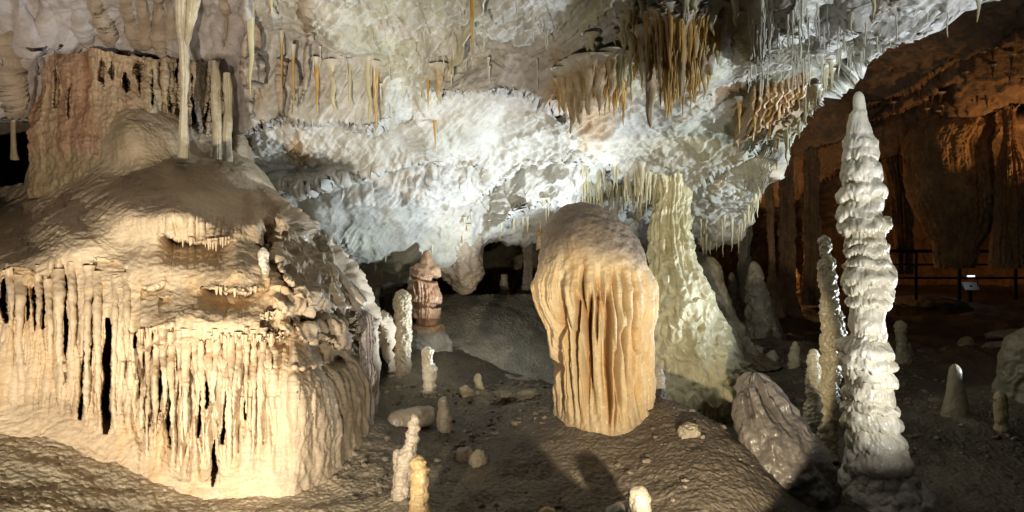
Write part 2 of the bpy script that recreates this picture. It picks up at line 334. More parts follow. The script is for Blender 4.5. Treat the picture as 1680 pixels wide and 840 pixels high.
def ceil_noise(P, X, Y):
    """returns (offset along the normal, downward drip offset)"""
    smooth = np.clip(ss(430, 380, X)*ss(260, 200, Y)+.9*gauss(X, Y, 850, 125, 90, 40)+.7*gauss(X, Y, 500, 292, 70, 22)+.5*gauss(X, Y, 470, 120, 90, 80)*1.3+.6*gauss(X, Y, 650, 215, 40, 20), 0, 1)
    right = ss(1150, 1300, X-Y*.3)
    rough = (1-.85*smooth)*(.25+.75*ss(-.28, .22, fbm(P*.75, 2, 49)+.25*fbm(P*2.5, 2, 50)))
    w = fbm(P*1.3, 3, 51); w2 = fbm(P*4., 2, 53)
    t = P@np.array([-.62, .5, -.60]); p = P@np.array([.76, .42, -.50]); n = P@np.array([.0, .77, .64])
    rip = ridged(np.stack([p*5.5+w*2.4+w2*1.0, t*1.7+w*1.2, n*2.5], -1), 2, 55)
    rip2 = ridged(np.stack([p*13+w*4+w2*2.2, t*4.5+w2*1.5, n*6], -1), 2, 57)
    h = .22*fbm(P*.8, 3, 61)+.07*fbm(P*2.4, 3, 62)*(1-.6*smooth)
    h = h+rough*.05*(rip-.45)*(1-.5*right)
    brk = ss(-.25, .25, fbm(P*2.1, 2, 58))
    for sc_, amp_, sd in ((8.5, .062, 401), (18., .038, 402)):
        ph = p*sc_+1.3*w+.35*w2; fl_ = np.floor(ph); fr = ph-fl_
        t2 = t*sc_*.32+fl_*.37+w*1.3; f2_ = t2-np.floor(t2); jit = perlin(np.stack([fl_*1.7, np.floor(t2)*2.3, 0*p+.5], -1), sd)
        flake = fr**1.3*ss(1., .90, fr)*(1-np.abs(2*f2_-1)**4)*(.65+.9*jit)
        h = h+rough*amp_*flake*(.35+.65*brk)*(1-.45*right)
    h = h+rough*.020*fbm(P*19, 2, 63)
    # folds of the smooth pale wall on the left
    fold = ridged(np.stack([P[..., 0]*2.1+w*1.3+P[..., 2]*.25, P[..., 1]*.3, P[..., 2]*.35], -1), 2, 65)
    h = h+smooth*.07*np.clip(fold-.45, 0, 1)+smooth*.012*ridged(P*5+w[..., None], 2, 68)
    # drips
    q = np.stack([P[..., 0]*11+w*3, P[..., 1]*9, P[..., 2]*1.2], -1)
    dr = np.clip(perlin(q, 71)-.22, 0, 1)**1.3*.30*ss(-.2, .4, fbm(P*1.1, 2, 73)+.12)
    q2 = np.stack([P[..., 0]*22+w*3, P[..., 1]*20, P[..., 2]*2], -1)
    dr = dr+np.clip(perlin(q2, 75)-.25, 0, 1)*.08
    dense = gauss(X, Y, 1130, 60, 130, 90)+gauss(X, Y, 1010, 300, 90, 60)+gauss(X, Y, 640, 110, 120, 60)
    dr = dr*(.35+.65*rough)*(.45+.9*dense)
    return h, dr
nc = 1150; nr = 470
xs = np.linspace(-290, 1940, nc)
X = np.broadcast_to(xs[None], (nr, nc)).copy()
e = poly(xs, E_PTS)
e = e+7*fbm(np.stack([xs*.05, xs*0, xs*0], -1), 3, 81)+8*np.clip(perlin(np.stack([xs*.11, xs*0, xs*0], -1), 83), 0, 1)
v = np.linspace(0, 1, nr)[:, None]**.9
Y = -255+(e[None]+255)*v
D = ceil_D(X, Y)
P = PT(X, Y, D)
K = 34
last = P[-1]
s = (np.arange(1, K+1)/K)[:, None]
ang = s*1.25
back = np.stack([0*last[None, :, 0]+.35*s*1.8*ss(1000, 1300, xs)[None], .10+2.6*np.sin(ang), 0*s+.95*(1-np.cos(ang))*1.6-.10*np.sin(s*PI)], -1) if False else None
off = np.zeros((K, nc, 3)); off[..., 1] = 2.4*np.sin(ang); off[..., 2] = ((last[:, 2]-CAM_Z)/last[:, 1])[None]*off[..., 1]*1.05+.9*(1-np.cos(ang))-.05*np.sin(np.minimum(s*4, 1)*PI); off[..., 0] = .8*s*ss(1150, 1300, xs)[None]
Pb = last[None]+off
XB = np.broadcast_to(xs[None], (K, nc)); YB = np.broadcast_to(Y[-1][None], (K, nc))
P = np.concatenate([P, Pb], 0); X = np.concatenate([X, XB], 0); Y = np.concatenate([Y, YB], 0)
Nn = grid_normals(P)
vec = P-np.array([0, 0, CAM_Z]); flip = (Nn*vec).sum(-1) > 0
Nn[flip[..., None].repeat(3, -1)] *= -1
h, dr = ceil_noise(P, X, Y)
P2 = P+Nn*h[..., None]; P2[..., 2] -= dr*np.clip(P[..., 1]/6.5, .4, 1.15)
# colour of the stone, with some ledge shadow painted in
c1 = np.clip(.5+1.2*fbm(P*1.1, 4, 91), 0, 1)
col = lerp3((.57, .56, .49), (.75, .75, .71), c1)
green = np.clip(gauss(X, Y, 1200, 130, 180, 160)+gauss(X, Y, 680, 60, 150, 90)+gauss(X, Y, 620, 420, 120, 50), 0, 1)*ss(-.1, .5, fbm(P*2., 3, 93)+.2)
col = lerp3(col, (.52, .56, .36), green*.6)
mauve = ss(430, 385, X)*ss(280, 200, Y)+.8*gauss(X, Y, 850, 125, 110, 45)+.6*gauss(X, Y, 480, 110, 90, 90)  # left wall's own mauve; ledge shadows painted as mauve patches too
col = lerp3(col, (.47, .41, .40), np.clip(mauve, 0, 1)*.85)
st = ss(.25, .6, fbm(np.stack([P[..., 0]*2.6, P[..., 1]*.9, P[..., 2]*.9], -1), 4, 95)+.55*gauss(X, Y, 1090, 110, 110, 90)+.35*gauss(X, Y, 1270, 190, 60, 60, -30)+.35*gauss(X, Y, 960, 150, 60, 60)+.1*gauss(X, Y, 560, 120, 120, 80))
col = lerp3(col, (.50, .32, .13), st*.75)
tip = ss(.03, .13, dr)
col = lerp3(col, (.62, .50, .24), tip*.6*(c1 > .3))
drk = ss(.72, .9, gauss(X, Y, 710, 290, 95, 40))
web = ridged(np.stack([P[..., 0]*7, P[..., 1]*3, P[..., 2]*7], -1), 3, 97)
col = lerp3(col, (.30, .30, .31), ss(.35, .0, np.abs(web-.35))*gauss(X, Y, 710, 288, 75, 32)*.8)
for ln, wd, dp in RIBS:
    q = np.array(ln, float); xc = np.interp(Y, q[:, 1], q[:, 0])+2.2*np.sin(Y*.06+q[0, 0])
    col = lerp3(col, (.40, .29, .17), np.exp(-((X-xc)/wd)**2)*ss(q[0, 1]-8, q[0, 1]+8, Y)*ss(q[-1, 1]+6, q[-1, 1]-6, Y)*(.75 if wd < 4.5 else 0))
edge = ss(.0, .5, fbm(P*3.3, 3, 99)-.05)
col = lerp3(col, (.40, .36, .28), edge*.35)
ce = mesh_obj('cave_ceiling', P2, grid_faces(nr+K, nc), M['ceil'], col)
set_props(ce, 'pale rippled cave ceiling sloping down to the back', None, kind='structure')
def ceil_at(px, py):
    px = np.array([px], float); py = np.array([py], float)
    return float(ceil_D(px, py)[0])

# ------------------------------------------------------------------ FAR CEILING OF THE RIGHT PASSAGE
farT = TPS([(1000, -200, 6.5), (1300, -200, 6.6), (1700, -200, 6), (2100, -200, 5.5), (1000, 0, 9), (1300, 0, 9.2), (1500, 0, 8.6), (1700, 0, 8), (2100, 0, 7),
            (1000, 200, 12.5), (1300, 180, 12.2), (1500, 120, 10.5), (1700, 100, 9.6), (2100, 80, 8), (1000, 400, 18), (1290, 330, 15.5), (1450, 262, 13.5), (1600, 200, 12), (1700, 165, 11.2), (2100, 130, 9.6),
            (1300, 400, 19), (1450, 340, 18), (1600, 300, 17), (1700, 290, 16.), (2100, 280, 15)], smooth=5e-3)
nc, nr = 620, 420
X, Y = np.meshgrid(np.linspace(980, 2100, nc), np.linspace(0, 1, nr))
bot = poly(X, [(980, 420), (1290, 400), (1450, 345), (1600, 300), (1700, 285), (2100, 285)])
Y = -180+(bot+180)*Y
D = farT(X, Y)
D = D+lipstep(X, Y, [(1150, 360), (1290, 330), (1370, 285), (1450, 262), (1530, 232), (1600, 205), (1700, 165), (2100, 130)], 1.6, 120, rag=5, seed=21, fr=.08)
D = D+lipstep(X, Y, [(1150, 300), (1300, 262), (1400, 215), (1560, 130)], .8, 50, rag=5, seed=22, fr=.06)
D = D+lipstep(X, Y, [(1400, 190), (1500, 140), (1640, 60), (1700, 30)], .5, 50, rag=4, seed=23, fr=.06)
P = PT(X, Y, D); Nn = grid_normals(P)
w = fbm(P*.7, 3, 31)
h = .35*fbm(P*.5, 4, 32)+.07*(ridged(np.stack([P[..., 0]*1.2+P[..., 1]*1.2+w, P[..., 1]*2.6+P[..., 2]*3.5, P[..., 2]*2], -1), 3, 33)-.4)+.03*fbm(P*5, 3, 34)
vec = P-np.array([0, 0, CAM_Z]); flip = (Nn*vec).sum(-1) > 0; Nn[flip[..., None].repeat(3, -1)] *= -1
P = P+Nn*h[..., None]
P[..., 2] -= np.clip(perlin(P*np.array([6, 6, .5]), 35)-.35, 0, 1)*.12
col = lerp3((.22, .15, .10), (.36, .26, .17), np.clip(.5+fbm(P*.8, 4, 36)*1.3, 0, 1))
fc = mesh_obj('passage_ceiling', P, grid_faces(nr, nc), M['brown'], col); set_props(fc, 'brown rock ceiling of the far side passage', None, kind='structure')

# ------------------------------------------------------------------ BACK WALLS (curved shell round the far end)
def wall_sheet(name, path, z0, z1, nu, nv, amp, cols, label, seed, mat='brown', lean=0.):
    path = np.array(path, float); s = np.linspace(0, len(path)-1, nu)
    x = np.interp(s, np.arange(len(path)), path[:, 0]); y = np.interp(s, np.arange(len(path)), path[:, 1])
    ker = np.hanning(41); ker /= ker.sum()
    x = np.convolve(np.pad(x, 20, 'edge'), ker, 'valid'); y = np.convolve(np.pad(y, 20, 'edge'), ker, 'valid')
    z = np.linspace(z0, z1, nv)
    P = np.stack([np.broadcast_to(x, (nv, nu)), y[None]+lean*(z[:, None]-z0)+0*x[None], np.broadcast_to(z[:, None], (nv, nu))], -1)
    Nn = grid_normals(P)
    w = fbm(P*.8, 3, seed)
    h = amp*fbm(P*.55, 4, seed+1)+amp*.45*(ridged(np.stack([P[..., 0]*1.6+w, P[..., 1]*1.6, P[..., 2]*.3], -1), 3, seed+2)-.4)+amp*.15*fbm(P*4, 3, seed+3)
    P = P+Nn*h[..., None]
    c = lerp3(cols[0], cols[1], np.clip(.5+fbm(P*1., 4, seed+5), 0, 1))
    return set_props(mesh_obj(name, P, grid_faces(nv, nu), M[mat], c), label, None, kind='structure')
wall_sheet('cave_wall', [(1.5, 19), (3.4, 20), (7, 20.5), (12, 19.), (15, 15), (15, 9), (12, 3)], -.6, 8.5, 700, 260, .8, ((.17, .10, .055), (.34, .22, .12)), 'dark brown far wall of the side passage', 101)
wall_sheet('recess_wall', [(-13, 4), (-11, 9), (-7, 12.), (-3, 13.), (0.3, 13.2), (2.2, 14.5), (3.5, 17), (3.6, 19.5)], -.6, 4.2, 700, 200, .5, ((.20, .17, .12), (.34, .29, .2)), 'dark grey brown wall behind the low recess', 131)
# ------------------------------------------------------------------ GREAT FLOWSTONE ON THE LEFT
bodyT = TPS([(-350, 290, 7.5), (-350, 400, 5.6), (-350, 450, 4.8), (-350, 660, 4.0), (0, 310, 7.5), (0, 350, 6.7), (0, 400, 5.6), (0, 422, 5.08), (0, 450, 4.85), (0, 480, 4.78), (0, 600, 4.7), (0, 690, 4.6),
    (60, 250, 7.3), (100, 220, 7.1), (100, 256, 6.85), (100, 300, 6.45), (100, 345, 5.75), (100, 362, 5.25), (100, 388, 5.0), (100, 430, 4.88), (100, 600, 4.75), (100, 710, 4.6),
    (200, 150, 6.55), (200, 195, 6.28), (200, 250, 6.08), (200, 298, 5.9), (200, 312, 5.62), (200, 325, 5.3), (200, 348, 5.1), (200, 400, 5.0), (200, 430, 4.9), (200, 500, 4.75), (200, 620, 4.7), (200, 745, 4.55),
    (300, 180, 6.8), (300, 215, 6.45), (300, 288, 6.1), (300, 306, 5.75), (300, 318, 5.35), (300, 335, 5.12), (300, 370, 5.02), (300, 405, 5.02), (300, 450, 4.82), (300, 530, 4.6), (300, 560, 4.52), (300, 700, 4.5), (310, 815, 4.42),
    (400, 270, 6.7), (400, 335, 6.1), (400, 352, 5.7), (400, 366, 5.35), (400, 388, 5.15), (400, 450, 4.85), (400, 540, 4.6), (400, 700, 4.55), (400, 805, 4.5),
    (440, 310, 6.5), (455, 345, 6.0), (452, 400, 5.45), (490, 400, 5.75), (455, 470, 5.0), (480, 560, 4.75), (480, 700, 4.7), (480, 795, 4.62),
    (520, 400, 6.05), (520, 440, 5.7), (540, 480, 5.55), (540, 540, 5.3), (540, 600, 5.1), (540, 700, 5.0), (540, 765, 4.95),
    (590, 500, 6.0), (590, 600, 5.6), (590, 700, 5.5)], smooth=2e-3)
TOP = [(-350, 290), (-40, 305), (0, 308), (40, 300), (60, 230), (100, 190), (150, 150), (190, 130), (215, 128), (245, 140), (300, 180), (350, 225), (395, 262), (412, 292), (440, 322), (468, 352), (500, 386), (530, 402), (560, 442), (585, 490), (606, 540)]
BOT = [(-350, 665), (0, 694), (100, 716), (200, 748), (300, 815), (345, 803), (400, 812), (480, 800), (540, 770), (570, 745), (606, 705)]
GAPS = [  # sharp dark slots between the curtains: x0,y0,x1,y1,half width,depth
    (4, 455, 8, 530, 3.5, .4), (104, 432, 110, 640, 3.4, .5), (153, 462, 149, 620, 1.8, .25), (138, 558, 132, 690, 4, .5), (178, 520, 173, 714, 8.5, .6), (90, 420, 90, 470, 1.6, .15),
    (226, 591, 228, 656, 2.4, .35), (247, 594, 240, 712, 3.6, .5), (266, 585, 259, 677, 3.8, .5), (280, 583, 281, 626, 2.6, .35), (281, 628, 277, 737, 4.6, .55), (292, 580, 290, 609, 2.4, .3), (315, 577, 307, 655, 3.2, .45),
    (339, 605, 338, 672, 4.2, .5), (330, 640, 326, 720, 3, .3), (353, 720, 349, 798, 3.2, .5), (380, 604, 365, 730, 3.6, .5), (402, 650, 404, 690, 2., .3), (444, 564, 445, 604, 3., .4), (450, 650, 450, 668, 2, .3),
    (223, 545, 222, 572, 4, .4), (208, 590, 208, 640, 1.6, .15), (56, 470, 58, 545, 1.8, .2), (70, 480, 72, 540, 1.6, .2), (44, 475, 46, 525, 1.6, .18), (420, 590, 422, 640, 2, .2), (500, 480, 504, 505, 5, .5), (543, 500, 556, 540, 5, .4), (432, 380, 434, 408, 4, .4), (410, 608, 412, 628, 1.5, .2)]
def flute_noise(X, Y, f, seed, wander=.10):
    wv = 18*fbm(np.stack([X*.006, Y*.006, 0*X], -1), 2, seed+3)
    return perlin(np.stack([(X+wv)*f, Y*f*wander, 0*X+seed], -1), seed)
def body_D(X, Y):
    D = bodyT(X, Y)
    # ledges with hanging teeth
    D = D+lipstep(X, Y, [(268, 382), (290, 392), (330, 398), (375, 396)], .30, 45, rag=7, seed=31, fr=.085)
    D = D+lipstep(X, Y, [(335, 474), (360, 478), (400, 480), (425, 476)], .22, 35, rag=7, seed=32, fr=.085)
    D = D+lipstep(X, Y, [(-30, 452), (0, 450), (18, 440), (50, 442), (56, 449), (80, 452), (84, 446)], .12, 60, rag=3, seed=33, fr=.05, fade=5)
    D = D+lipstep(X, Y, [(222, 545), (236, 548), (262, 540), (286, 536)], .24, 26, rag=10, seed=34, fr=.085, fade=4)
    D = D+lipstep(X, Y, [(228, 572), (270, 566), (330, 560), (345, 562), (365, 552), (390, 556), (420, 556), (450, 553), (478, 548)], .22, 90, rag=9, seed=35, fr=.085, fade=5)
    D = D+lipstep(X, Y, [(232, 470), (250, 475), (270, 466)], .10, 20, rag=3, seed=36, fr=.1, fade=3)
    D = D+lipstep(X, Y, [(262, 488), (272, 490), (282, 486)], .08, 16, rag=3, seed=37, fr=.1, fade=3)
    D = D+lipstep(X, Y, [(145, 440), (160, 425), (190, 428), (210, 440)], .06, 25, rag=2, seed=38, fade=3)
    D = D+lipstep(X, Y, [(432, 400), (480, 470), (520, 505), (560, 520), (600, 560)], .18, 40, rag=8, seed=39, fr=.08)
    D = D+lipstep(X, Y, [(440, 520), (470, 508), (500, 560), (540, 560), (575, 575)], .16, 40, rag=8, seed=40, fr=.08)
    D = D+lipstep(X, Y, [(480, 606), (520, 600), (545, 592)], .10, 30, rag=6, seed=41, fr=.08)
    # rounded knolls of the right shoulder
    for cx, cy, sx, sy, a, r in [(285, 352, 120, 28, .14, 4), (330, 440, 110, 26, .13, 3), (350, 522, 120, 26, .12, 0), (90, 420, 90, 22, .08, -18), (455, 345, 24, 36, .28, -25), (478, 372, 16, 34, .22, -30), (462, 452, 26, 40, .22, -15), (520, 470, 38, 34, .3, 20), (500, 500, 26, 18, .15, 10), (420, 360, 16, 26, .2, -20),
                                 (540, 535, 34, 22, .22, 15), (470, 500, 20, 30, .1, 0), (330, 360, 80, 20, .05, 4), (215, 215, 60, 34, .12, 0), (380, 290, 40, 20, .15, 25), (500, 640, 50, 90, .16, 0), (555, 560, 18, 26, .12, 10), (560, 680, 22, 60, .1, 0), (440, 620, 30, 70, .06, 0)]:
        D = D-a*gauss(X, Y, cx, cy, sx, sy, r)
    for cx, cy, sx, sy, a, r in [(485, 345, 9, 24, .35, -30), (500, 525, 30, 7, .3, 12), (552, 590, 14, 12, .3, 0), (440, 395, 8, 30, .3, 0), (540, 515, 22, 8, .3, 25), (423, 300, 8, 20, .3, -20), (585, 560, 10, 20, .25, 0)]:
        D = D+a*gauss(X, Y, cx, cy, sx, sy, r)
    # fluted curtains
    m = ss(8, 30, Y-poly(X, [(-350, 452), (84, 448), (120, 470), (215, 520), (225, 575), (330, 570), (478, 560), (520, 590), (600, 600)]))*ss(10, 70, poly(X, BOT)-Y)
    f1 = flute_noise(X, Y, .045, 41); f2 = flute_noise(X, Y, .11, 43, .08)
    m = m*(1-.75*ss(690, 760, Y)*ss(335, 375, X))*(1-.5*ss(440, 480, X))
    strong = .35+.65*ss(205, 235, X)*ss(470, 430, X)
    gr = np.clip(1-np.abs(f1)*3.2, 0, 1)**1.5
    gr2 = np.clip(1-np.abs(f2)*3.0, 0, 1)**1.5
    D = D+m*strong*(.085*gr+.028*gr2-.05*np.abs(f1))
    # hanging fringe over the dome's lip
    md = ss(345, 365, Y)*ss(400, 392, Y)*ss(250, 285, X)*ss(410, 380, X)
    D = D+md*.03*np.clip(1-np.abs(flute_noise(X, Y, .09, 47))*3, 0, 1)
    for x0, y0, x1, y1, wd, dp in GAPS:
        t = np.clip((Y-y0)/(y1-y0), -.2, 1.2); xc = x0+(x1-x0)*t+1.3*np.sin(Y*.09+x0)
        tt = np.clip(t, 0, 1); wdt = wd*np.sqrt(np.clip(np.sin(PI*np.clip(tt*.85+.10, 0, 1)), 0, 1))*(.55+.6*tt)+.01
        inside = ss(1.25, .7, np.abs(X-xc)/np.maximum(wdt, .3))*(t > 0)*(t < 1)*ss(0, .06, t)*ss(1, .94, t)
        D = D+dp*inside
        D = D-.02*np.exp(-((np.abs(X-xc)-wd-4)/4)**2)*ss(0, .1, t)*ss(1, .9, t)
    return D
nc, nr = 760, 640
xs = np.linspace(-345, 604, nc)
X = np.broadcast_to(xs[None], (nr, nc)).copy()
vv = np.linspace(0, 1, nr)[:, None]
top = poly(xs, TOP)+3*fbm(np.stack([xs*.05, 0*xs, 0*xs], -1), 3, 45); bot = poly(xs, BOT)+13*fbm(np.stack([xs*.03, 0*xs, 0*xs], -1), 3, 46)
Y = top[None]+(bot+45-top)[None]*vv
D = body_D(X, Y)
D = D-ss(0, 45, Y-bot[None])*.0           # the foot spreads into the floor
P = PT(X, Y, D)
# roll the top and the right flank over to the back
K = 22; s = (np.arange(K, 0, -1)/K)[:, None]
off = np.zeros((K, nc, 3)); off[..., 1] = 1.1*np.sin(s*PI/2); off[..., 2] = .05*np.sin(s*PI)-.55*(1-np.cos(s*PI/2))
P = np.concatenate([P[:1]+off, P], 0); XX = np.concatenate([np.repeat(X[:1], K, 0), X], 0); YY = np.concatenate([np.repeat(Y[:1], K, 0), Y], 0)
s = (np.arange(1, K+1)/K)[None, :]
off = np.zeros((nr+K, K, 3)); off[..., 1] = 1.3*np.sin(s*PI/2); off[..., 0] = .03*np.sin(s*PI)-.5*(1-np.cos(s*PI/2))
P = np.concatenate([P, P[:, -1:]+off], 1); XX = np.concatenate([XX, np.repeat(XX[:, -1:], K, 1)], 1); YY = np.concatenate([YY, np.repeat(YY[:, -1:], K, 1)], 1)
Nn = grid_normals(P)
vec = P-np.array([0, 0, CAM_Z]); flip = (Nn*vec).sum(-1) > 0
Nn[flip[..., None].repeat(3, -1)] *= -1
w = fbm(P*2.2, 3, 201)
sl = np.abs(Nn[..., 2])
h = .03*fbm(P*1.9, 3, 203)+.012*fbm(P*np.array([7, 7, 5.]), 3, 205)
rip = ridged(np.stack([P[..., 0]*5+w*2, P[..., 1]*5, P[..., 2]*24+w*5], -1), 2, 207)
h = h+.005*(rip-.5)*(.5+ss(.2, .6, sl))+.006*fbm(P*30, 2, 209)
lum = ss(.05, .5, fbm(P*np.array([9, 9, 4.]), 2, 211))
h = h+.007*lum
shl = ss(415, 460, XX)*ss(600, 540, YY)*ss(300, 340, YY)
h = h+shl*(.12*(ridged(P*np.array([3.4, 3.4, 2.4])+w[..., None]*.4, 3, 221)-.45)+.03*fbm(P*9, 2, 223))+ss(440, 500, XX)*ss(560, 620, YY)*.035*(ridged(np.stack([P[..., 0]*7+w, P[..., 1]*5, P[..., 2]*1.4], -1), 3, 225)-.4)
P2 = P+Nn*h[..., None]
c1 = np.clip(.5+1.2*fbm(P*1.3, 4, 213), 0, 1)
col = lerp3((.72, .59, .43), (.84, .73, .57), c1)
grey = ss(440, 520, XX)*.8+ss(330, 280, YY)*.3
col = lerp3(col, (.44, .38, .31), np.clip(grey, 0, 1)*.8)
pale = gauss(XX, YY, 240, 270, 130, 40)
col = lerp3(col, (.42, .36, .26), np.clip(pale+ss(330, 300, YY), 0, 1)*.5)
st = ss(.1, .5, fbm(np.stack([P[..., 0]*7, P[..., 1]*3, P[..., 2]*1.2], -1), 3, 215)+.15)
col = lerp3(col, (.74, .52, .28), st*.5*ss(430, 470, YY)*ss(520, 440, XX))
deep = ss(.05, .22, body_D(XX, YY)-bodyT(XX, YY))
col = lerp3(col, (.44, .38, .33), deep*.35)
olive = ss(.1, .45, fbm(P*2.4, 3, 217))*ss(345, 300, YY)  # random olive mottling on the upper slope
col = lerp3(col, (.32, .29, .17), olive*.5)
root = bpy.data.objects.new('flowstone_mound', None); C.objects.link(root); root.location = (float(PT(300, 800, 5)[0]), 5.0, -.2)
set_props(root, 'huge warm tan flowstone mound with domed ledges and fluted curtains filling the left', 'flowstone')
bpy.context.view_layer.update()
def under(parent, o):
    o.parent = parent; o.matrix_parent_inverse = parent.matrix_world.inverted(); return o
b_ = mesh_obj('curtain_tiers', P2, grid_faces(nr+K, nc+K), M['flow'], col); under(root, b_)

# the upright fluted pedestal on top
pedT = TPS([(45, 80, 6.5), (45, 310, 6.5), (150, 80, 6.25), (150, 310, 6.25), (250, 90, 6.4), (250, 250, 6.35), (330, 90, 6.6), (330, 280, 6.6), (385, 100, 6.9), (385, 300, 6.9)], smooth=1e-3)
PG = [(278, 112, 279, 205, 3.2, .5), (250, 108, 251, 178, 2.5, .4), (205, 118, 206, 152, 2.4, .3), (291, 40, 290, 222, 3.5, .5), (334, 212, 335, 275, 8, .6), (342, 150, 336, 225, 2.5, .4), (363, 132, 362, 262, 3., .5), (118, 88, 113, 200, 3, .10), (165, 92, 168, 140, 1.8, .12), (183, 96, 182, 130, 1.5, .1), (229, 100, 229, 160, 2, .2), (314, 110, 318, 235, 3, .3), (384, 150, 380, 230, 3, .3), (92, 95, 90, 180, 2, .08)]
def ped_D(X, Y):
    D = pedT(X, Y)
    f1 = flute_noise(X, Y, .05, 241, .05); f2 = flute_noise(X, Y, .13, 243, .05)
    rt = ss(215, 290, X)
    D = D+(.03+.13*rt)*np.clip(1-np.abs(f1)*2.2, 0, 1)+(.004+.006*rt)*np.clip(1-np.abs(f2)*2.6, 0, 1)
    for x0, y0, x1, y1, wd, dp in PG:
        t = (Y-y0)/(y1-y0); xc = x0+(x1-x0)*t+1.2*np.sin(Y*.07+x0)
        wt = wd*(.15+.85*np.sin(PI*np.clip(t, .001, .999)**1.3)**.8)
        D = D+dp*ss(1.3, .5, np.abs(X-xc)/wt)*ss(0, .15, t)*ss(1, .85, t)
    return D
nc, nr = 330, 300
LX = [(60, 44), (90, 40), (100, 48), (250, 49), (320, 46)]; RX = [(60, 384), (110, 388), (150, 386), (200, 388), (260, 398), (320, 420)]
ys = np.linspace(76, 325, nr)
lx = poly(ys, LX)+3*fbm(np.stack([ys*.05, 0*ys, 0*ys], -1), 3, 5); rx = poly(ys, RX)+4*fbm(np.stack([ys*.05, 0*ys, 0*ys+9], -1), 3, 6)
X = lx[:, None]+(rx-lx)[:, None]*np.linspace(0, 1, nc)[None]; Y = np.broadcast_to(ys[:, None], X.shape).copy()
topc = poly(X, [(40, 84), (60, 74), (100, 72), (150, 78), (200, 90), (260, 98), (300, 84), (340, 80), (350, 76), (365, 90), (390, 108)])
Y = topc+(Y-76)/(325-76)*(325-topc)
P = PT(X, Y, ped_D(X, Y))
K = 14; s = (np.arange(K, 0, -1)/K)[:, None]; o_ = np.zeros((K, nc, 3)); o_[..., 1] = .8*np.sin(s*PI/2)
P = np.concatenate([P[:1]+o_, P], 0); X = np.concatenate([np.repeat(X[:1], K, 0), X]); Y = np.concatenate([np.repeat(Y[:1], K, 0), Y])
s = (np.arange(1, K+1)/K)[None]; r_ = P.shape[0]
o_ = np.zeros((r_, K, 3)); o_[..., 1] = .9*np.sin(s*PI/2); o_[..., 0] = .02-.3*(1-np.cos(s*PI/2))
o2 = o_.copy(); o2[..., 0] *= -1
P = np.concatenate([(P[:, :1]+o2)[:, ::-1], P, P[:, -1:]+o_], 1)
X = np.concatenate([np.repeat(X[:, :1], K, 1), X, np.repeat(X[:, -1:], K, 1)], 1); Y = np.concatenate([np.repeat(Y[:, :1], K, 1), Y, np.repeat(Y[:, -1:], K, 1)], 1)
Nn = grid_normals(P); vec = P-np.array([0, 0, CAM_Z]); flip = (Nn*vec).sum(-1) > 0; Nn[flip[..., None].repeat(3, -1)] *= -1
w = fbm(P*2, 3, 231)
h = .07*fbm(P*2.2, 3, 232)+.04*fbm(P*np.array([6, 6, 3.]), 3, 233)+.018*(ridged(P*np.array([9, 9, 7.]), 2, 236)-.4)+.012*fbm(P*24, 2, 234)
P2 = P+Nn*h[..., None]
streak = np.clip(.5+1.2*fbm(np.stack([P[..., 0]*4.5, P[..., 1]*3, P[..., 2]*.6], -1), 3, 235), 0, 1)
c = lerp3((.34, .19, .12), (.52, .42, .30), streak)
c = lerp3(c, (.46, .40, .29), ss(190, 260, X)*.7)
c = lerp3(c, (.30, .27, .17), ss(235, 265, Y)*ss(220, 180, X)*.6)
c = lerp3(c, (.42, .36, .33), gauss(X, Y, 325, 180, 14, 90)*.8)
c = lerp3(c, (.56, .50, .33), gauss(X, Y, 352, 160, 10, 60)*.7+gauss(X, Y, 374, 190, 8, 60)*.7)
under(root, mesh_obj('fluted_pedestal', P2, grid_faces(*P.shape[:2]), M['flow'], c))

# separate ribs standing proud of the curtains, and the dripping fringes of the ledges
RB = []
rr = np.random.default_rng(11)
for x in np.arange(231, 452, 12.5):
    x0 = x+rr.uniform(-2, 2); L_ = rr.uniform(60, 200); RB.append((x0, 568+rr.uniform(-4, 6), min(568+L_, float(poly(np.array([x0]), BOT)[0])+6), rr.uniform(3., 6.)))
for x in (16, 34, 64, 80, 97, 118, 146, 160, 190, 208):
    RB.append((x, 456+rr.uniform(0, 30), 560+rr.uniform(0, 150) if x > 90 else 520+rr.uniform(0, 70), rr.uniform(3, 6.5)))
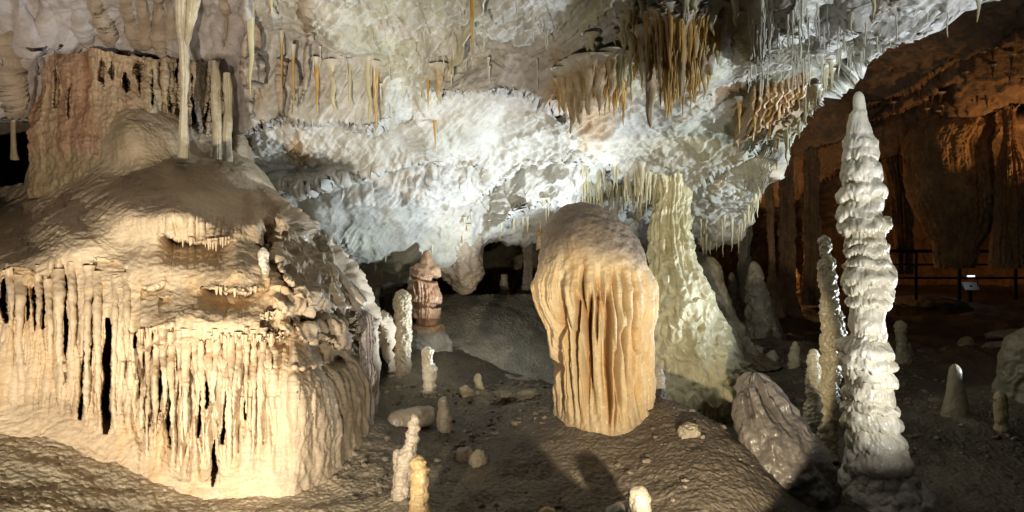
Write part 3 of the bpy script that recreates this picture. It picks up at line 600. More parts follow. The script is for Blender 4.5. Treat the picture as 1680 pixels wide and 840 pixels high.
# ------------------------------------------------------------------ ROUND DRIPSTONES
def cyl_faces(r, c, caps=True):
    f = grid_faces(r, c, wrap=True, flip=True)
    return f
def smooth1(a, n):
    if n < 2: return a
    k = np.hanning(n+2)[1:-1]; k /= k.sum(); p = n//2
    return np.convolve(np.pad(a, (p, n-1-p), 'edge'), k, 'valid')
def radial(name, prof, d, mat, hfun, cfun, rows=None, cols=None, depth=.9, base_d=None, parent=None, sm=5, tipround=True, dtop=None, ends='round'):
    """turned dripstone from (py, centre px, half width) along its height at distance d; hfun(info)->offset, cfun(info)->colour"""
    pr = np.array(prof, float)
    hpx = pr[-1, 0]-pr[0, 0]
    rows = rows or int(np.clip(hpx*1.0, 30, 700)); wmax = pr[:, 2].max()
    cols = cols or int(np.clip(wmax*2*PI*.75, 24, 560))
    y = np.linspace(pr[0, 0], pr[-1, 0], rows)
    cx = smooth1(np.interp(y, pr[:, 0], pr[:, 1]), sm); hw = smooth1(np.interp(y, pr[:, 0], pr[:, 2]), sm)
    if tipround:
        t = np.clip((y-y[0])/max(pr[0, 2]*1.3, 1), 0, 1); hw = hw*np.sqrt(np.clip(1-(1-t)**2, .0004, 1))
    dd = d(y) if callable(d) else d if dtop is None else np.interp(y, [y[0], y[-1]], [dtop, d])
    dd = np.broadcast_to(dd, y.shape)
    c = PT(cx, y, dd); R = hw/F*dd
    th = np.linspace(0, 2*PI, cols, endpoint=False)+PI/2
    ct, st_ = np.cos(th)[None], np.sin(th)[None]
    P = np.stack([c[:, :1]+R[:, None]*ct, c[:, 1:2]+depth*R[:, None]*st_, np.broadcast_to(c[:, 2:], (rows, cols))], -1)
    Nn = grid_normals(P, wrap=True)
    rad = np.stack([ct+0*R[:, None], st_+0*R[:, None], 0*P[..., 2]], -1)
    fl = (Nn*rad).sum(-1).mean() < 0
    if fl: Nn = -Nn
    info = dict(P=P, N=Nn, R=R[:, None]+0*ct, ct=ct+0*R[:, None], st=st_+0*R[:, None], X=cx[:, None]+hw[:, None]*ct, Y=y[:, None]+0*ct, rad=rad, rows=rows, t=((y-y[0])/(y[-1]-y[0]))[:, None]+0*ct)
    h = hfun(info)
    if isinstance(h, tuple): h, dz = h
    else: dz = 0
    damp = np.clip(info['R']/(.35*R.max()+1e-6), 0, 1)
    P2 = P+Nn*(h*damp)[..., None]; P2[..., 2] -= dz
    info['h'] = h
    colr = cfun(info)
    return mesh_obj(name, P2, grid_faces(rows, cols, wrap=True, flip=False), mat, colr, parent)

def lumpy(info, a=.03, f=5., seed=0, fine=.3, rings=0., rf=12):
    P = info['P']
    h = a*fbm(P*f, 3, seed)+a*fine*fbm(P*f*4.5, 2, seed+4)
    if rings:
        w = fbm(P*3, 2, seed+7)
        h = h+rings*(ridged(np.stack([P[..., 0]*1.5, P[..., 1]*1.5, P[..., 2]*rf+w*1.8], -1), 2, seed+9)-.5)
    return h
def ccol(a, b, seed=0, f=3.):
    def fn(info):
        P = info['P']; return lerp3(a, b, np.clip(.5+1.3*fbm(P*np.array([f, f, f*.7]), 3, seed), 0, 1))
    return fn

for k, (x, y0, y1, wd) in enumerate(RB):
    dr_ = x+rr.uniform(-5, 5); end = rr.uniform(.3, .7); ys_ = np.linspace(y0-30, y1+6, 60); xs_ = np.interp(ys_, [y0, y1], [x, dr_])
    g_ = np.min([body_D(xs_+o_, ys_) for o_ in (-5, 0, 5)], axis=0); g_ = smooth1(g_, 15)
    prd = .035*ss(y0-24, y0+14, ys_)*ss(y1+8, y1-30, ys_)-.02
    def dfn(y, g_=g_, ys_=ys_, prd=prd): return np.interp(y, ys_, g_-prd)
    pf = [(y0-28, x, wd*1.5), (y0+4, x, wd*1.3), (y0+(y1-y0)*.35, (x+dr_)/2+rr.uniform(-2.5, 2.5), wd*rr.uniform(.8, 1.1)), (y0+(y1-y0)*.7, dr_, wd*.8), (y1, dr_, wd*end), (y1+5, dr_, .4)]
    under(root, radial('curtain_rib', pf, dfn, M['flow'], lambda i, k=k: lumpy(i, .016, 7, 1200+k, .5, .006, 5), ccol((.70, .57, .41), (.84, .72, .56), 1300+k, 4), rows=int(np.clip((y1-y0)*.7, 40, 130)), cols=20, tipround=False, sm=5, depth=1.2))
nf = 0
for ln, L0, L1, st_ in [([(276, 386), (300, 396), (340, 400), (378, 396)], 5, 15, 5.), ([(345, 476), (370, 480), (400, 482), (422, 477)], 4, 10, 5.), ([(228, 548), (250, 546), (290, 538)], 8, 20, 6.), ([(338, 562), (365, 555), (420, 558), (470, 552)], 4, 12, 6.)]:
    q = np.array(ln, float)
    for x in np.arange(q[0, 0], q[-1, 0], st_):
        if rr.random() < .35: continue
        x = x+rr.uniform(-2, 2); y = float(np.interp(x, q[:, 0], q[:, 1])); d = float(body_D(np.array([x]), np.array([y-5.]))[0])-.005; L_ = rr.uniform(L0*.6, L1)*rr.uniform(.6, 1.1); hw_ = rr.uniform(1.2, 2.6)
        under(root, radial('drip_tooth', [(y-8, x, hw_*1.3), (y, x, hw_), (y+L_*.6, x, hw_*.6), (y+L_, x, .3)], d, M['flow'], lambda i: 0*i['X'], ccol((.70, .54, .36), (.80, .66, .48), nf, 9), rows=12, cols=10, tipround=False, sm=1, depth=1.)); nf += 1

# --- the broad fluted "mushroom" in the middle
prof = [(331, 955, 5), (335, 954, 20), (341, 953, 34), (352, 955, 49), (370, 961, 67), (390, 967, 79), (415, 972, 86), (440, 975, 90), (470, 975, 96), (490, 976, 97), (515, 981, 91), (540, 984, 82), (600, 988, 78), (640, 990, 78), (668, 991, 79), (688, 993, 84), (702, 994, 93), (716, 995, 108), (745, 997, 125)]
def h_mush(i):
    P, X, Y = i['P'], i['X'], i['Y']
    w = fbm(P*2., 2, 301)
    th = np.stack([i['ct'], i['st'], 0*X], -1)
    f1 = perlin(np.stack([i['ct']*4.3+w*.4, i['st']*4.3, P[..., 2]*.35], -1), 303)
    f2 = perlin(np.stack([i['ct']*11+w*.6, i['st']*11, P[..., 2]*.6], -1), 305)
    m = ss(425, 475, Y+22*fbm(th*3, 2, 307))*ss(700, 630, Y+14*fbm(th*2.5, 2, 308))
    gr = np.clip(1-np.abs(f1)*3.4, 0, 1)**1.2; gr2 = np.clip(1-np.abs(f2)*3.6, 0, 1)**1.3
    lower = ss(690, 600, Y)
    h = -m*(.075*gr*lower+.02*gr+.012*gr2*1.8*(.3+.7*lower))+m*.06*np.clip(np.abs(f1), 0, .5)
    # explicit deep slots seen from the front
    for x0, x1, y0, y1, wd, dp in [(917, 912, 480, 640, 5, .07), (938, 944, 470, 620, 4, .10), (958, 962, 460, 640, 4, .10), (987, 990, 455, 700, 5.5, .14), (1014, 1016, 525, 600, 5, .12), (1034, 1035, 530, 575, 5, .13), (1012, 1010, 470, 515, 3.5, .09), (1028, 1029, 470, 500, 3.5, .08), (1000, 998, 560, 700, 3, .06), (972, 970, 470, 560, 3, .08)]:
        t = (Y-y0)/(y1-y0); xc = x0+(x1-x0)*t+1.5*np.sin(Y*.05+x0)
        wt = wd*np.sin(PI*np.clip(t, .001, .999)**.7)**.7+.05
        h = h-1.4*dp*ss(1.3, .3, np.abs(X-xc)/wt)*ss(0, .2, t)*ss(1, .75, t)*(i['st'] < .2)
    cap = ss(470, 430, Y)
    h = h+cap*(.04*fbm(P*3.2, 3, 309)+.010*ridged(P*7., 2, 311)+.010*fbm(P*22, 2, 313))+(1-cap)*(.014*fbm(P*9, 3, 315)+.007*fbm(P*30, 2, 317))+ss(690, 716, Y)*.02*fbm(P*12, 2, 318)
    lip = np.exp(-((Y-(468+16*fbm(th*4, 2, 319)))/10)**2)
    h = h+lip*.012
    return h
def c_mush(i):
    P, X, Y = i['P'], i['X'], i['Y']; th_ = np.stack([i['ct'], i['st'], 0*X], -1)
    cap = ss(450, 395, Y+30*fbm(P*3, 2, 321))
    st = np.clip(.5+1.4*fbm(np.stack([i['ct']*6, i['st']*6, P[..., 2]*1.2], -1), 3, 323), 0, 1)
    c = lerp3((.80, .60, .34), (.88, .76, .54), st)
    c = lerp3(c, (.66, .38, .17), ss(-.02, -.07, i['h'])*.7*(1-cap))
    c = lerp3(c, (.62, .36, .18), ss(.1, .5, fbm(np.stack([i['ct']*9, i['st']*9, P[..., 2]*.9], -1), 3, 325))*.5)
    c = lerp3(c, (.24, .20, .165), cap*.95)
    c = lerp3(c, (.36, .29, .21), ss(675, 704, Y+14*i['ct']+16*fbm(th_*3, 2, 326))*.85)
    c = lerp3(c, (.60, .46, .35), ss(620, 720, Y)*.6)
    return c
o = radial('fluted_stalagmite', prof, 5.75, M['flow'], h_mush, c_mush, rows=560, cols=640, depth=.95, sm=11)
set_props(o, 'broad mushroom shaped stalagmite with brown cap and orange fluted shaft in the centre', 'stalagmite')

# --- greenish white column joining the ceiling
prof = [(215, 1106, 84), (240, 1102, 66), (262, 1099, 52), (285, 1101, 34), (305, 1104, 24), (330, 1102, 24), (360, 1099, 28), (390, 1100, 31), (420, 1103, 35), (450, 1107, 41), (480, 1112, 50), (510, 1117, 57), (540, 1121, 64), (570, 1128, 72), (600, 1134, 79), (630, 1145, 90), (655, 1148, 86), (675, 1150, 72), (690, 1150, 70)]
def h_green(i):
    P, X, Y = i['P'], i['X'], i['Y']
    w = fbm(P*2.2, 3, 331)
    f1, f2 = worley(np.stack([P[..., 0]*14+w, P[..., 1]*14, P[..., 2]*8+w], -1), 333)
    lump = np.clip(.75-f1, 0, 1)**.8
    m = .35+.65*ss(420, 520, Y)
    h = .09*fbm(P*3.4, 3, 335)+m*.14*lump*(ss(-.3, .2, fbm(P*1.8, 2, 336)))+.012*fbm(P*18, 3, 337)
    f = perlin(np.stack([i['ct']*3.4+w*.4, i['st']*3.4, P[..., 2]*.35], -1), 339)
    h = h-(1-m)*.05*np.clip(1-np.abs(f)*3, 0, 1)-ss(630, 670, Y)*.05*np.clip(1-np.abs(perlin(np.stack([i['ct']*9, i['st']*9, P[..., 2]*.6], -1), 341))*3, 0, 1)
    h = h+.045*ridged(np.stack([i['ct']*2, i['st']*2, P[..., 2]*4.2+w*1.4], -1), 2, 343)
    dz = .06*np.clip(lump, 0, 1)*m
    return h, dz
def c_green(i):
    P, Y = i['P'], i['Y']
    a = np.clip(.5+1.3*fbm(P*2.4, 4, 345), 0, 1)
    c = lerp3((.60, .55, .33), (.82, .77, .55), a)
    return lerp3(c, (.40, .37, .24), ss(.2, .5, fbm(P*1.6, 3, 347))*.6)
o = radial('column_dripstone', prof, 7.5, M['drip'], h_green, c_green, rows=560, cols=520, depth=.9, sm=15, tipround=False)
set_props(o, 'greenish white dripstone column with knobbly flaring foot reaching from floor to ceiling', 'dripstone column', kind='thing')

# --- tall white stalagmite
prof = [(150, 1409, 7), (165, 1409, 9), (180, 1410, 10), (186, 1408, 14), (205, 1409, 17), (222, 1410, 20), (230, 1412, 27), (245, 1413, 25), (262, 1412, 32), (285, 1412, 35), (300, 1413, 33), (310, 1414, 38), (335, 1414, 38), (350, 1412, 36), (358, 1416, 43), (378, 1418, 41), (392, 1420, 30), (400, 1423, 35), (412, 1420, 32), (425, 1423, 31), (435, 1424, 40), (455, 1424, 42), (470, 1422, 38), (482, 1424, 32), (500, 1425, 30), (520, 1425, 28), (545, 1422, 28), (555, 1420, 36), (575, 1420, 44), (600, 1424, 43), (622, 1428, 38), (632, 1428, 42), (655, 1426, 39), (668, 1428, 43), (690, 1432, 41), (715, 1436, 42), (740, 1438, 46), (765, 1440, 50), (790, 1444, 60), (815, 1448, 76), (850, 1450, 95)]
LEDGE = [186, 228, 262, 300, 330, 356, 383, 400, 418, 437, 470, 487, 505, 552, 585, 606, 634, 660, 676, 705, 735, 770]
def h_white(i):
    P, X, Y = i['P'], i['X'], i['Y']
    th = np.stack([i['ct'], i['st'], 0*X], -1)
    w = fbm(np.stack([i['ct']*1.6, i['st']*1.6, P[..., 2]*1.5], -1), 3, 351)
    n = perlin(np.stack([i['ct']*2.2, i['st']*2.2, P[..., 2]*2.2], -1), 353)+.45*perlin(np.stack([i['ct']*7, i['st']*7, P[..., 2]*3], -1), 355)
    yy_ = Y-7*n-5*i['ct']*np.sin(Y*.013)-3*w
    u = np.interp(yy_, [150]+LEDGE+[860], np.arange(len(LEDGE)+2)); fr = u-np.floor(u)
    vary = .55+.9*np.clip(perlin(np.stack([i['ct']*1.1, i['st']*1.1, np.floor(u)*3.7], -1), 356)+.4, 0, 1)
    h = .032*vary*(np.sin(PI*fr**1.4)**.8-.45)
    teeth = perlin(np.stack([i['ct']*9, i['st']*9, np.floor(u)*2.1], -1), 358)
    dz = .03*np.clip(teeth, 0, 1)*np.exp(-((fr-.78)/.14)**2)
    f1, f2 = worley(P*np.array([13, 13, 15.])+w[..., None]*.8, 357)
    h = h+.028*(np.sqrt(np.clip(1-f1, 0, 1))-.5)
    h = h+.014*fbm(P*14, 3, 359)+.04*fbm(P*4.5, 2, 360)
    foot = ss(700, 800, Y)
    g1, _ = worley(P*9., 361); h = h+foot*.03*np.clip(.8-g1, 0, 1)
    return (h-.012)*np.clip(i['R']/.13, .35, 1), dz
def c_white(i):
    P, Y = i['P'], i['Y']
    a = np.clip(.5+1.2*fbm(P*3.5, 3, 363), 0, 1)
    c = lerp3((.64, .59, .46), (.78, .75, .65), a)
    c = lerp3(c, (.46, .38, .25), ss(.15, .5, fbm(np.stack([i['ct']*2.5, i['st']*2.5, P[..., 2]*1.1], -1), 3, 364))*.55)
    c = lerp3(c, (.60, .55, .40), ss(-.01, -.04, i['h'])*.5)
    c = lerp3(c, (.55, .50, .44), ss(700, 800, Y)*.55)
    return c
o = radial('tall_stalagmite', prof, 5.0, M['white'], h_white, c_white, rows=900, cols=430, depth=.92, sm=9)
set_props(o, 'tallest white stalagmite of stacked dripping ledges tapering to a rounded tip', 'stalagmite')

# --- leaning thin one beside it
prof = [(385, 1352, 8), (395, 1354, 10), (410, 1358, 11), (425, 1360, 12), (440, 1358, 14), (470, 1360, 14), (500, 1360, 14), (520, 1366, 19), (545, 1366, 19), (565, 1362, 14), (585, 1362, 15), (610, 1363, 14), (640, 1361, 13), (670, 1362, 13), (700, 1360, 14), (730, 1358, 17), (752, 1356, 22)]
o = radial('slender_stalagmite', prof, 5.5, M['white'], lambda i: lumpy(i, .05, 6, 371, .45, .012, 11), ccol((.28, .24, .16), (.42, .37, .25), 373), rows=420, cols=130)
set_props(o, 'thin crooked stalagmite with hooked tip just left of the tallest white one', 'stalagmite')
# --- shorter pale ones
SMALL = [
 ('stalagmite', [(572, 1334, 7), (585, 1335, 11), (610, 1336, 13), (640, 1336, 13), (670, 1336, 14), (700, 1336, 16), (715, 1336, 18)], 6.3, (.50, .46, .33), (.62, .58, .44), 'pale stalagmite standing left of the thin crooked one', .03, .02),
 ('stalagmite', [(560, 1305, 5), (570, 1304, 8), (590, 1303, 9), (610, 1303, 9), (626, 1303, 12)], 8.3, (.52, .47, .28), (.66, .60, .38), 'short yellowish stalagmite on pale gravel left of the crooked one', .03, .02),
 ('stalagmite', [(525, 1478, 7), (540, 1478, 9), (560, 1479, 8), (580, 1480, 9), (600, 1481, 13)], 8.6, (.42, .37, .24), (.55, .5, .34), 'ringed stalagmite just right of the tallest white one', .035, .03),
 ('stalagmite', [(563, 1491, 6), (580, 1491, 8), (604, 1493, 12)], 9.0, (.32, .28, .2), (.42, .38, .28), 'dark stump close behind the ringed stalagmite', .03, .02),
 ('stalagmite', [(597, 1566, 6), (606, 1567, 9), (620, 1567, 11), (650, 1568, 16), (680, 1568, 20), (700, 1566, 26), (712, 1562, 34), (722, 1560, 42)], 6.3, (.36, .31, .21), (.48, .42, .3), 'cone shaped stalagmite with pale wet tip on the right pool bed', .02, .015),
 ('stalagmite', [(641, 1640, 7), (652, 1641, 10), (680, 1642, 11), (710, 1643, 12), (726, 1644, 16), (740, 1644, 22)], 6.0, (.46, .36, .2), (.56, .45, .28), 'small ochre stalagmite nearest the lower right corner', .02, .015),
 ('stalagmite', [(551, 1586, 8), (560, 1586, 11), (575, 1583, 12), (592, 1581, 14)], 9.6, (.36, .31, .2), (.46, .4, .27), 'dim rounded stalagmite in the shade below the railing', .03, .01),
 ('stalagmite', [(627, 1518, 6), (640, 1518, 9), (652, 1519, 15)], 7.8, (.36, .3, .2), (.46, .4, .28), 'small pointed stump between the ringed and cone shaped stalagmites', .03, .01),
 ('stalagmite', [(652, 1536, 12), (665, 1536, 19), (684, 1538, 24)], 6.9, (.28, .24, .16), (.36, .32, .22), 'low rounded boss left of the cone shaped stalagmite', .03, .0),
 ('stalagmite', [(535, 1690, 30), (560, 1686, 40), (600, 1684, 45), (650, 1684, 46), (690, 1686, 54), (715, 1688, 66)], 6.9, (.28, .25, .17), (.38, .34, .24), 'big dark lumpy stalagmite cut by the right edge', .06, .04),
 ('stalagmite', [(428, 1236, 5), (440, 1238, 10), (455, 1240, 14), (470, 1240, 16), (500, 1243, 20), (530, 1247, 25), (560, 1248, 30), (580, 1248, 34)], 9.6, (.36, .32, .24), (.50, .45, .34), 'grey tapering stalagmite in the shade right of the pale column', .06, .04),
 ('stalagmite', [(420, 1160, 16), (440, 1162, 20), (480, 1170, 24), (520, 1180, 28), (550, 1190, 36), (578, 1200, 46)], 9.0, (.34, .31, .22), (.54, .49, .36), 'pale leaning stalagmite half hidden behind the flaring column', .07, .04),
 ('stalagmite', [(446, 1200, 4), (470, 1202, 8), (510, 1206, 9), (560, 1210, 14)], 10.6, (.26, .23, .18), (.36, .32, .26), 'thin dark stalagmite far back between two pale ones', .04, .03),
 ('stalagmite', [(440, 1306, 3), (455, 1307, 6), (480, 1306, 8), (500, 1306, 10), (512, 1306, 14)], 14.5, (.40, .26, .14), (.52, .36, .2), 'tiny orange lit stalagmite at the mouth of the side passage', .06, .04),
 ('stalagmite', [(488, 1262, 3), (510, 1264, 9), (545, 1268, 15), (570, 1272, 26)], 10.6, (.24, .21, .16), (.34, .3, .22), 'dark small cone right of the grey tapering stalagmite', .04, .02),
 # centre left group
 ('stalagmite', [(474, 660, 10), (482, 660, 13), (500, 660, 15), (530, 661, 14), (560, 661, 14), (590, 658, 16), (614, 657, 19)], 7.3, (.32, .26, .17), (.42, .35, .23), 'smooth tan post shaped stalagmite beside the banded brown one', .03, .012),
 ('stalagmite', [(568, 701, 6), (576, 701, 9), (595, 702, 9), (605, 706, 12), (625, 705, 10), (644, 705, 12)], 6.7, (.56, .51, .38), (.70, .65, .52), 'white two lobed stalagmite below the banded brown one', .04, .015),
 ('stalagmite', [(631, 764, 7), (640, 766, 10), (655, 769, 9), (672, 771, 10)], 6.7, (.48, .40, .25), (.58, .5, .34), 'short stubby tan stalagmite left of a thin pointed one', .03, .015),
 ('stalagmite', [(612, 784, 5), (625, 784, 7), (640, 788, 8), (664, 791, 9)], 6.9, (.34, .3, .2), (.44, .4, .28), 'thin leaning stalagmite just right of the stubby tan one', .03, .015),
 ('stalagmite', [(650, 728, 4), (662, 728, 10), (690, 729, 13), (715, 731, 12), (736, 733, 6)], 5.75, (.38, .32, .24), (.48, .42, .32), 'flat leaf shaped brown stalagmite standing among fallen pieces', .02, .01),
 ('stalagmite', [(678, 680, 8), (690, 681, 11), (705, 679, 11), (720, 677, 12), (732, 673, 14), (745, 668, 15), (770, 664, 17), (800, 660, 16), (850, 662, 19)], 4.5, (.44, .37, .28), (.62, .54, .42), 'tall crooked grey stalagmite at the bottom behind an orange one', .03, .022),
 ('stalagmite', [(736, 652, 6), (750, 654, 9), (790, 655, 10), (830, 655, 11)], 4.62, (.42, .35, .27), (.5, .43, .33), 'small grey spur on the left flank of the crooked grey stalagmite', .02, .012),
 ('stalagmite', [(746, 687, 9), (756, 688, 13), (780, 688, 15), (800, 688, 15), (825, 687, 16), (860, 690, 21)], 4.25, (.62, .42, .18), (.70, .52, .28), 'amber topped stump at the bottom in front of the crooked one', .022, .016),
 ('stalagmite', [(737, 785, 9), (748, 786, 15), (768, 787, 18), (785, 787, 15), (797, 786, 9)], 5.1, (.40, .34, .24), (.5, .44, .3), 'right of two round brown knobs on the dark floor', .02, .01),
 ('stalagmite', [(733, 768, 9), (742, 763, 15), (760, 762, 17), (778, 762, 14)], 5.2, (.34, .27, .2), (.42, .34, .25), 'left of two round brown knobs on the dark floor', .025, .01),
 ('stalagmite', [(797, 1052, 7), (803, 1049, 14), (815, 1049, 19), (835, 1049, 20), (860, 1049, 24)], 4.05, (.30, .27, .22), (.38, .35, .29), 'rounded white knob at the bottom edge, the taller of a joined pair', .02, .008),
 ('stalagmite', [(821, 1030, 14), (828, 1027, 26), (845, 1024, 34), (870, 1024, 40)], 4.15, (.28, .25, .2), (.36, .33, .27), 'low white shoulder knob left of the taller white knob', .02, .008),
 ('stalagmite', [(832, 897, 7), (838, 898, 13), (860, 899, 17)], 4.0, (.62, .42, .18), (.68, .5, .26), 'tiny amber tip peeping over the bottom edge', .01, .006),
 ('stalagmite', [(600, 1080, 8), (612, 1080, 11), (635, 1080, 12), (655, 1080, 14)], 6.2, (.50, .46, .38), (.60, .55, .46), 'small pale stump tucked right behind the broad fluted stalagmite', .03, .01),
 ('stalagmite', [(566, 1240, 5), (572, 1242, 9), (582, 1243, 12)], 9.0, (.4, .36, .27), (.5, .45, .34), 'pebble sized knob on gravel below the grey tapering stalagmite', .02, .01),
 ('stalagmite', [(574, 1268, 6), (582, 1268, 10), (592, 1268, 12)], 8.8, (.4, .36, .27), (.5, .45, .34), 'little round knob on pale gravel left of the yellowish stump', .02, .01),
 ('stalagmite', [(405, 432, 7), (420, 432, 9), (450, 433, 10), (480, 434, 11), (506, 435, 14)], 4.93, (.56, .50, .42), (.70, .64, .56), 'white finger like stalagmite standing on the flowstone shoulder', .02, .014),
 ('stalagmite', [(385, 530, 4), (395, 531, 10), (415, 530, 15), (438, 528, 18), (455, 526, 21)], 6.1, (.38, .33, .28), (.48, .42, .36), 'small bell shaped stalagmite on the crest of the flowstone shoulder', .03, .012),
]
for k, (nm, pf, d, a, b, lab, amp, ring) in enumerate(SMALL):
    wm = max(p[2] for p in pf)*d/F
    pf = [(p[0], p[1], p[2]) for p in pf]; pf = pf[:-1]+[(pf[-1][0]-3, pf[-1][1], pf[-1][2]), (pf[-1][0]+5, pf[-1][1], pf[-1][2]*1.35), (pf[-1][0]+16, pf[-1][1], pf[-1][2]*2.1)]
    am = min(amp, wm*.35); rg = min(ring, wm*.22)
    mt = M['white'] if ('white' in lab and 'amber' not in lab) else M['grey'] if k % 2 else M['drip']
    def hf(i, am=am, rg=rg, k=k, wm=wm):
        return lumpy(i, am, min(1.1/max(wm, .03), 9), 400+k*7, .35, rg, min(1.4/max(wm, .04), 14))
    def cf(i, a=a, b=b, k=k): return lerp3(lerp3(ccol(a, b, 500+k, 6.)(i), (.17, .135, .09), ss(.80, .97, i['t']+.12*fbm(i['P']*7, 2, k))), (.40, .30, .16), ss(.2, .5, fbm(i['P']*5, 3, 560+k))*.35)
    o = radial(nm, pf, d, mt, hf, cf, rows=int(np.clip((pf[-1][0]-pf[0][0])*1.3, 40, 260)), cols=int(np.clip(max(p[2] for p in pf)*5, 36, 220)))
    set_props(o, lab, 'stalagmite')

# --- banded brown stalagmite left of centre
prof = [(410, 699, 3), (420, 700, 8), (432, 702, 12), (440, 697, 22), (452, 698, 25), (458, 692, 22), (468, 695, 26), (480, 696, 27), (496, 696, 26), (500, 696, 23), (506, 697, 27), (522, 697, 27), (527, 697, 24), (531, 697, 27), (545, 699, 30), (565, 703, 36), (585, 709, 40), (610, 712, 42)]
def h_band(i):
    P, Y = i['P'], i['Y']; w = fbm(P*3, 2, 381)
    drip = np.clip(1-np.abs(perlin(np.stack([i['ct']*6+w, i['st']*6, P[..., 2]*1.2], -1), 383))*3, 0, 1)
    h = .07*fbm(P*5, 3, 385)-.014*drip*ss(450, 470, Y)*ss(545, 530, Y)+.012*fbm(P*20, 2, 386)
    for yl in (458, 499, 527): h = h-.06*np.exp(-((Y-yl-8*w)/3)**2)
    return h
def c_band(i):
    P, Y = i['P'], i['Y']; a = np.clip(.5+1.3*fbm(P*4, 3, 387), 0, 1)
    c = lerp3((.42, .24, .14), (.54, .36, .22), a)
    return lerp3(c, (.48, .48, .46), ss(535, 550, Y))
o = radial('banded_stalagmite', prof, 8.3, M['drip'], h_band, c_band, rows=320, cols=260)
set_props(o, 'reddish brown stalagmite in stacked bands on a grey rock foot, left of centre', 'stalagmite')
# ------------------------------------------------------------------ SWEPT PIECES, BOULDERS, BANKS
def limb(name, pts, mat, a, b, amp=.02, seed=0, rows=90, cols=70, flute=0., parent=None, flat=1.):
    """a rounded piece swept along (px, py, d, half width px)"""
    p = np.array(pts, float); t = np.linspace(0, len(p)-1, rows); k = np.arange(len(p))
    q = np.stack([smooth1(np.interp(t, k, p[:, i]), 9) for i in range(4)], -1)
    c = PT(q[:, 0], q[:, 1], q[:, 2]); R = q[:, 3]/F*q[:, 2]
    e = np.minimum(t, t[-1]-t)/max(t[-1], 1)*rows/ (cols*.10+4); R = R*np.sqrt(np.clip(1-(1-np.clip(e, 0, 1))**2, .001, 1))
    T = np.gradient(c, axis=0); T /= np.linalg.norm(T, axis=1, keepdims=True)
    A = np.cross(T, [0, 1., 0.1]); A /= np.linalg.norm(A, axis=1, keepdims=True); B = np.cross(T, A)
    th = np.linspace(0, 2*PI, cols, endpoint=False); ct, st = np.cos(th)[None, :, None], np.sin(th)[None, :, None]
    rad = A[:, None]*ct+B[:, None]*st*flat
    P = c[:, None]+rad*R[:, None, None]
    h = amp*fbm(P*7, 3, seed)+amp*.6*ridged(P*5, 2, seed+3)+amp*.3*fbm(P*30, 2, seed+1)
    if flute:
        f = perlin(np.stack([ct[..., 0]*2.6+0*R[:, None], st[..., 0]*2.6+0*R[:, None], t[:, None]*.3+0*ct[..., 0]], -1), seed+5)
        h = h-flute*np.clip(1-np.abs(f)*3., 0, 1)
    P = P+rad*(h*np.clip(R/R.max()*1.5, 0, 1)[:, None])[..., None]
    cc = lerp3(a, b, np.clip(.5+1.3*fbm(P*5, 3, seed+9), 0, 1))
    return mesh_obj(name, P, grid_faces(rows, cols, wrap=True), mat, cc, parent)

def boulder(name, px, py, d, wpx, hpx, mat, a, b, seed, deep=1., amp=.22, rot=0., n=60):
    th = np.linspace(0, PI, n)[:, None]; ph = np.linspace(0, 2*PI, 2*n, endpoint=False)[None]
    S = np.stack([np.sin(th)*np.cos(ph), np.sin(th)*np.sin(ph), np.cos(th)+0*ph], -1)
    h = 1+amp*fbm(S*1.3+seed, 3, seed)+amp*.5*(ridged(S*2.2+seed, 3, seed+1)-.5)+amp*.12*fbm(S*9, 2, seed+2)
    S = np.sign(S)*np.abs(S)**.85*h[..., None]
    rx = wpx/2/F*d; rz = hpx/2/F*d
    c = PT(px, py, d)
    P = S*np.array([rx, rx*deep, rz]); r = math.radians(rot)
    x = P[..., 0]*math.cos(r)-P[..., 2]*math.sin(r); z = P[..., 0]*math.sin(r)+P[..., 2]*math.cos(r)
    P = np.stack([x, P[..., 1], z], -1)+c
    cc = lerp3(a, b, np.clip(.5+1.3*fbm(P*4, 3, seed+9), 0, 1))
    return mesh_obj(name, P, grid_faces(n, 2*n, wrap=True), mat, cc)

# leaning broken stump in front, deeply fluted at its upper end
prof = [(611, 1240, 12), (622, 1240, 26), (640, 1243, 36), (665, 1253, 46), (690, 1264, 54), (720, 1278, 62), (750, 1292, 66), (780, 1306, 62), (810, 1318, 54), (845, 1328, 46), (890, 1338, 44)]
def h_log(i):
    P = i['P']; Y = i['Y']; w = fbm(P*2.5, 2, 601)
    f = perlin(np.stack([i['ct']*1.9+w*.5, i['st']*1.9, P[..., 2]*.5], -1), 603); f2 = perlin(np.stack([i['ct']*7+w, i['st']*7, P[..., 2]*.9], -1), 605)
    up = .12+.88*ss(725, 640, Y)
    return -up*(.10*np.clip(1-np.abs(f)*2.6, 0, 1)+.012*np.clip(1-np.abs(f2)*3, 0, 1))+.05*fbm(P*6, 3, 607)+.012*fbm(P*20, 2, 609)+.03*np.sqrt(np.clip(1-worley(P*np.array([8, 8, 5.]), 610)[0], 0, 1))
o = radial('leaning_stump', prof, 4.75, M['grey'], h_log, ccol((.12, .105, .09), (.21, .185, .165), 611, 4), rows=330, cols=300, dtop=5.3, depth=.75, sm=13)
set_props(o, 'massive leaning grey stump with gaping flutes on top, at the foot of the tallest stalagmite', 'broken dripstone')
o = limb('fallen_dripstone', [(500, 418, 6.0, 11), (530, 440, 5.9, 17), (560, 468, 5.8, 17), (584, 494, 5.75, 16), (596, 508, 5.75, 13)], M['grey'], (.40, .36, .31), (.52, .47, .41), .015, 701, flute=.012)
set_props(o, 'cut off grey dripstone log lying slanted down the flowstone shoulder', 'broken dripstone')
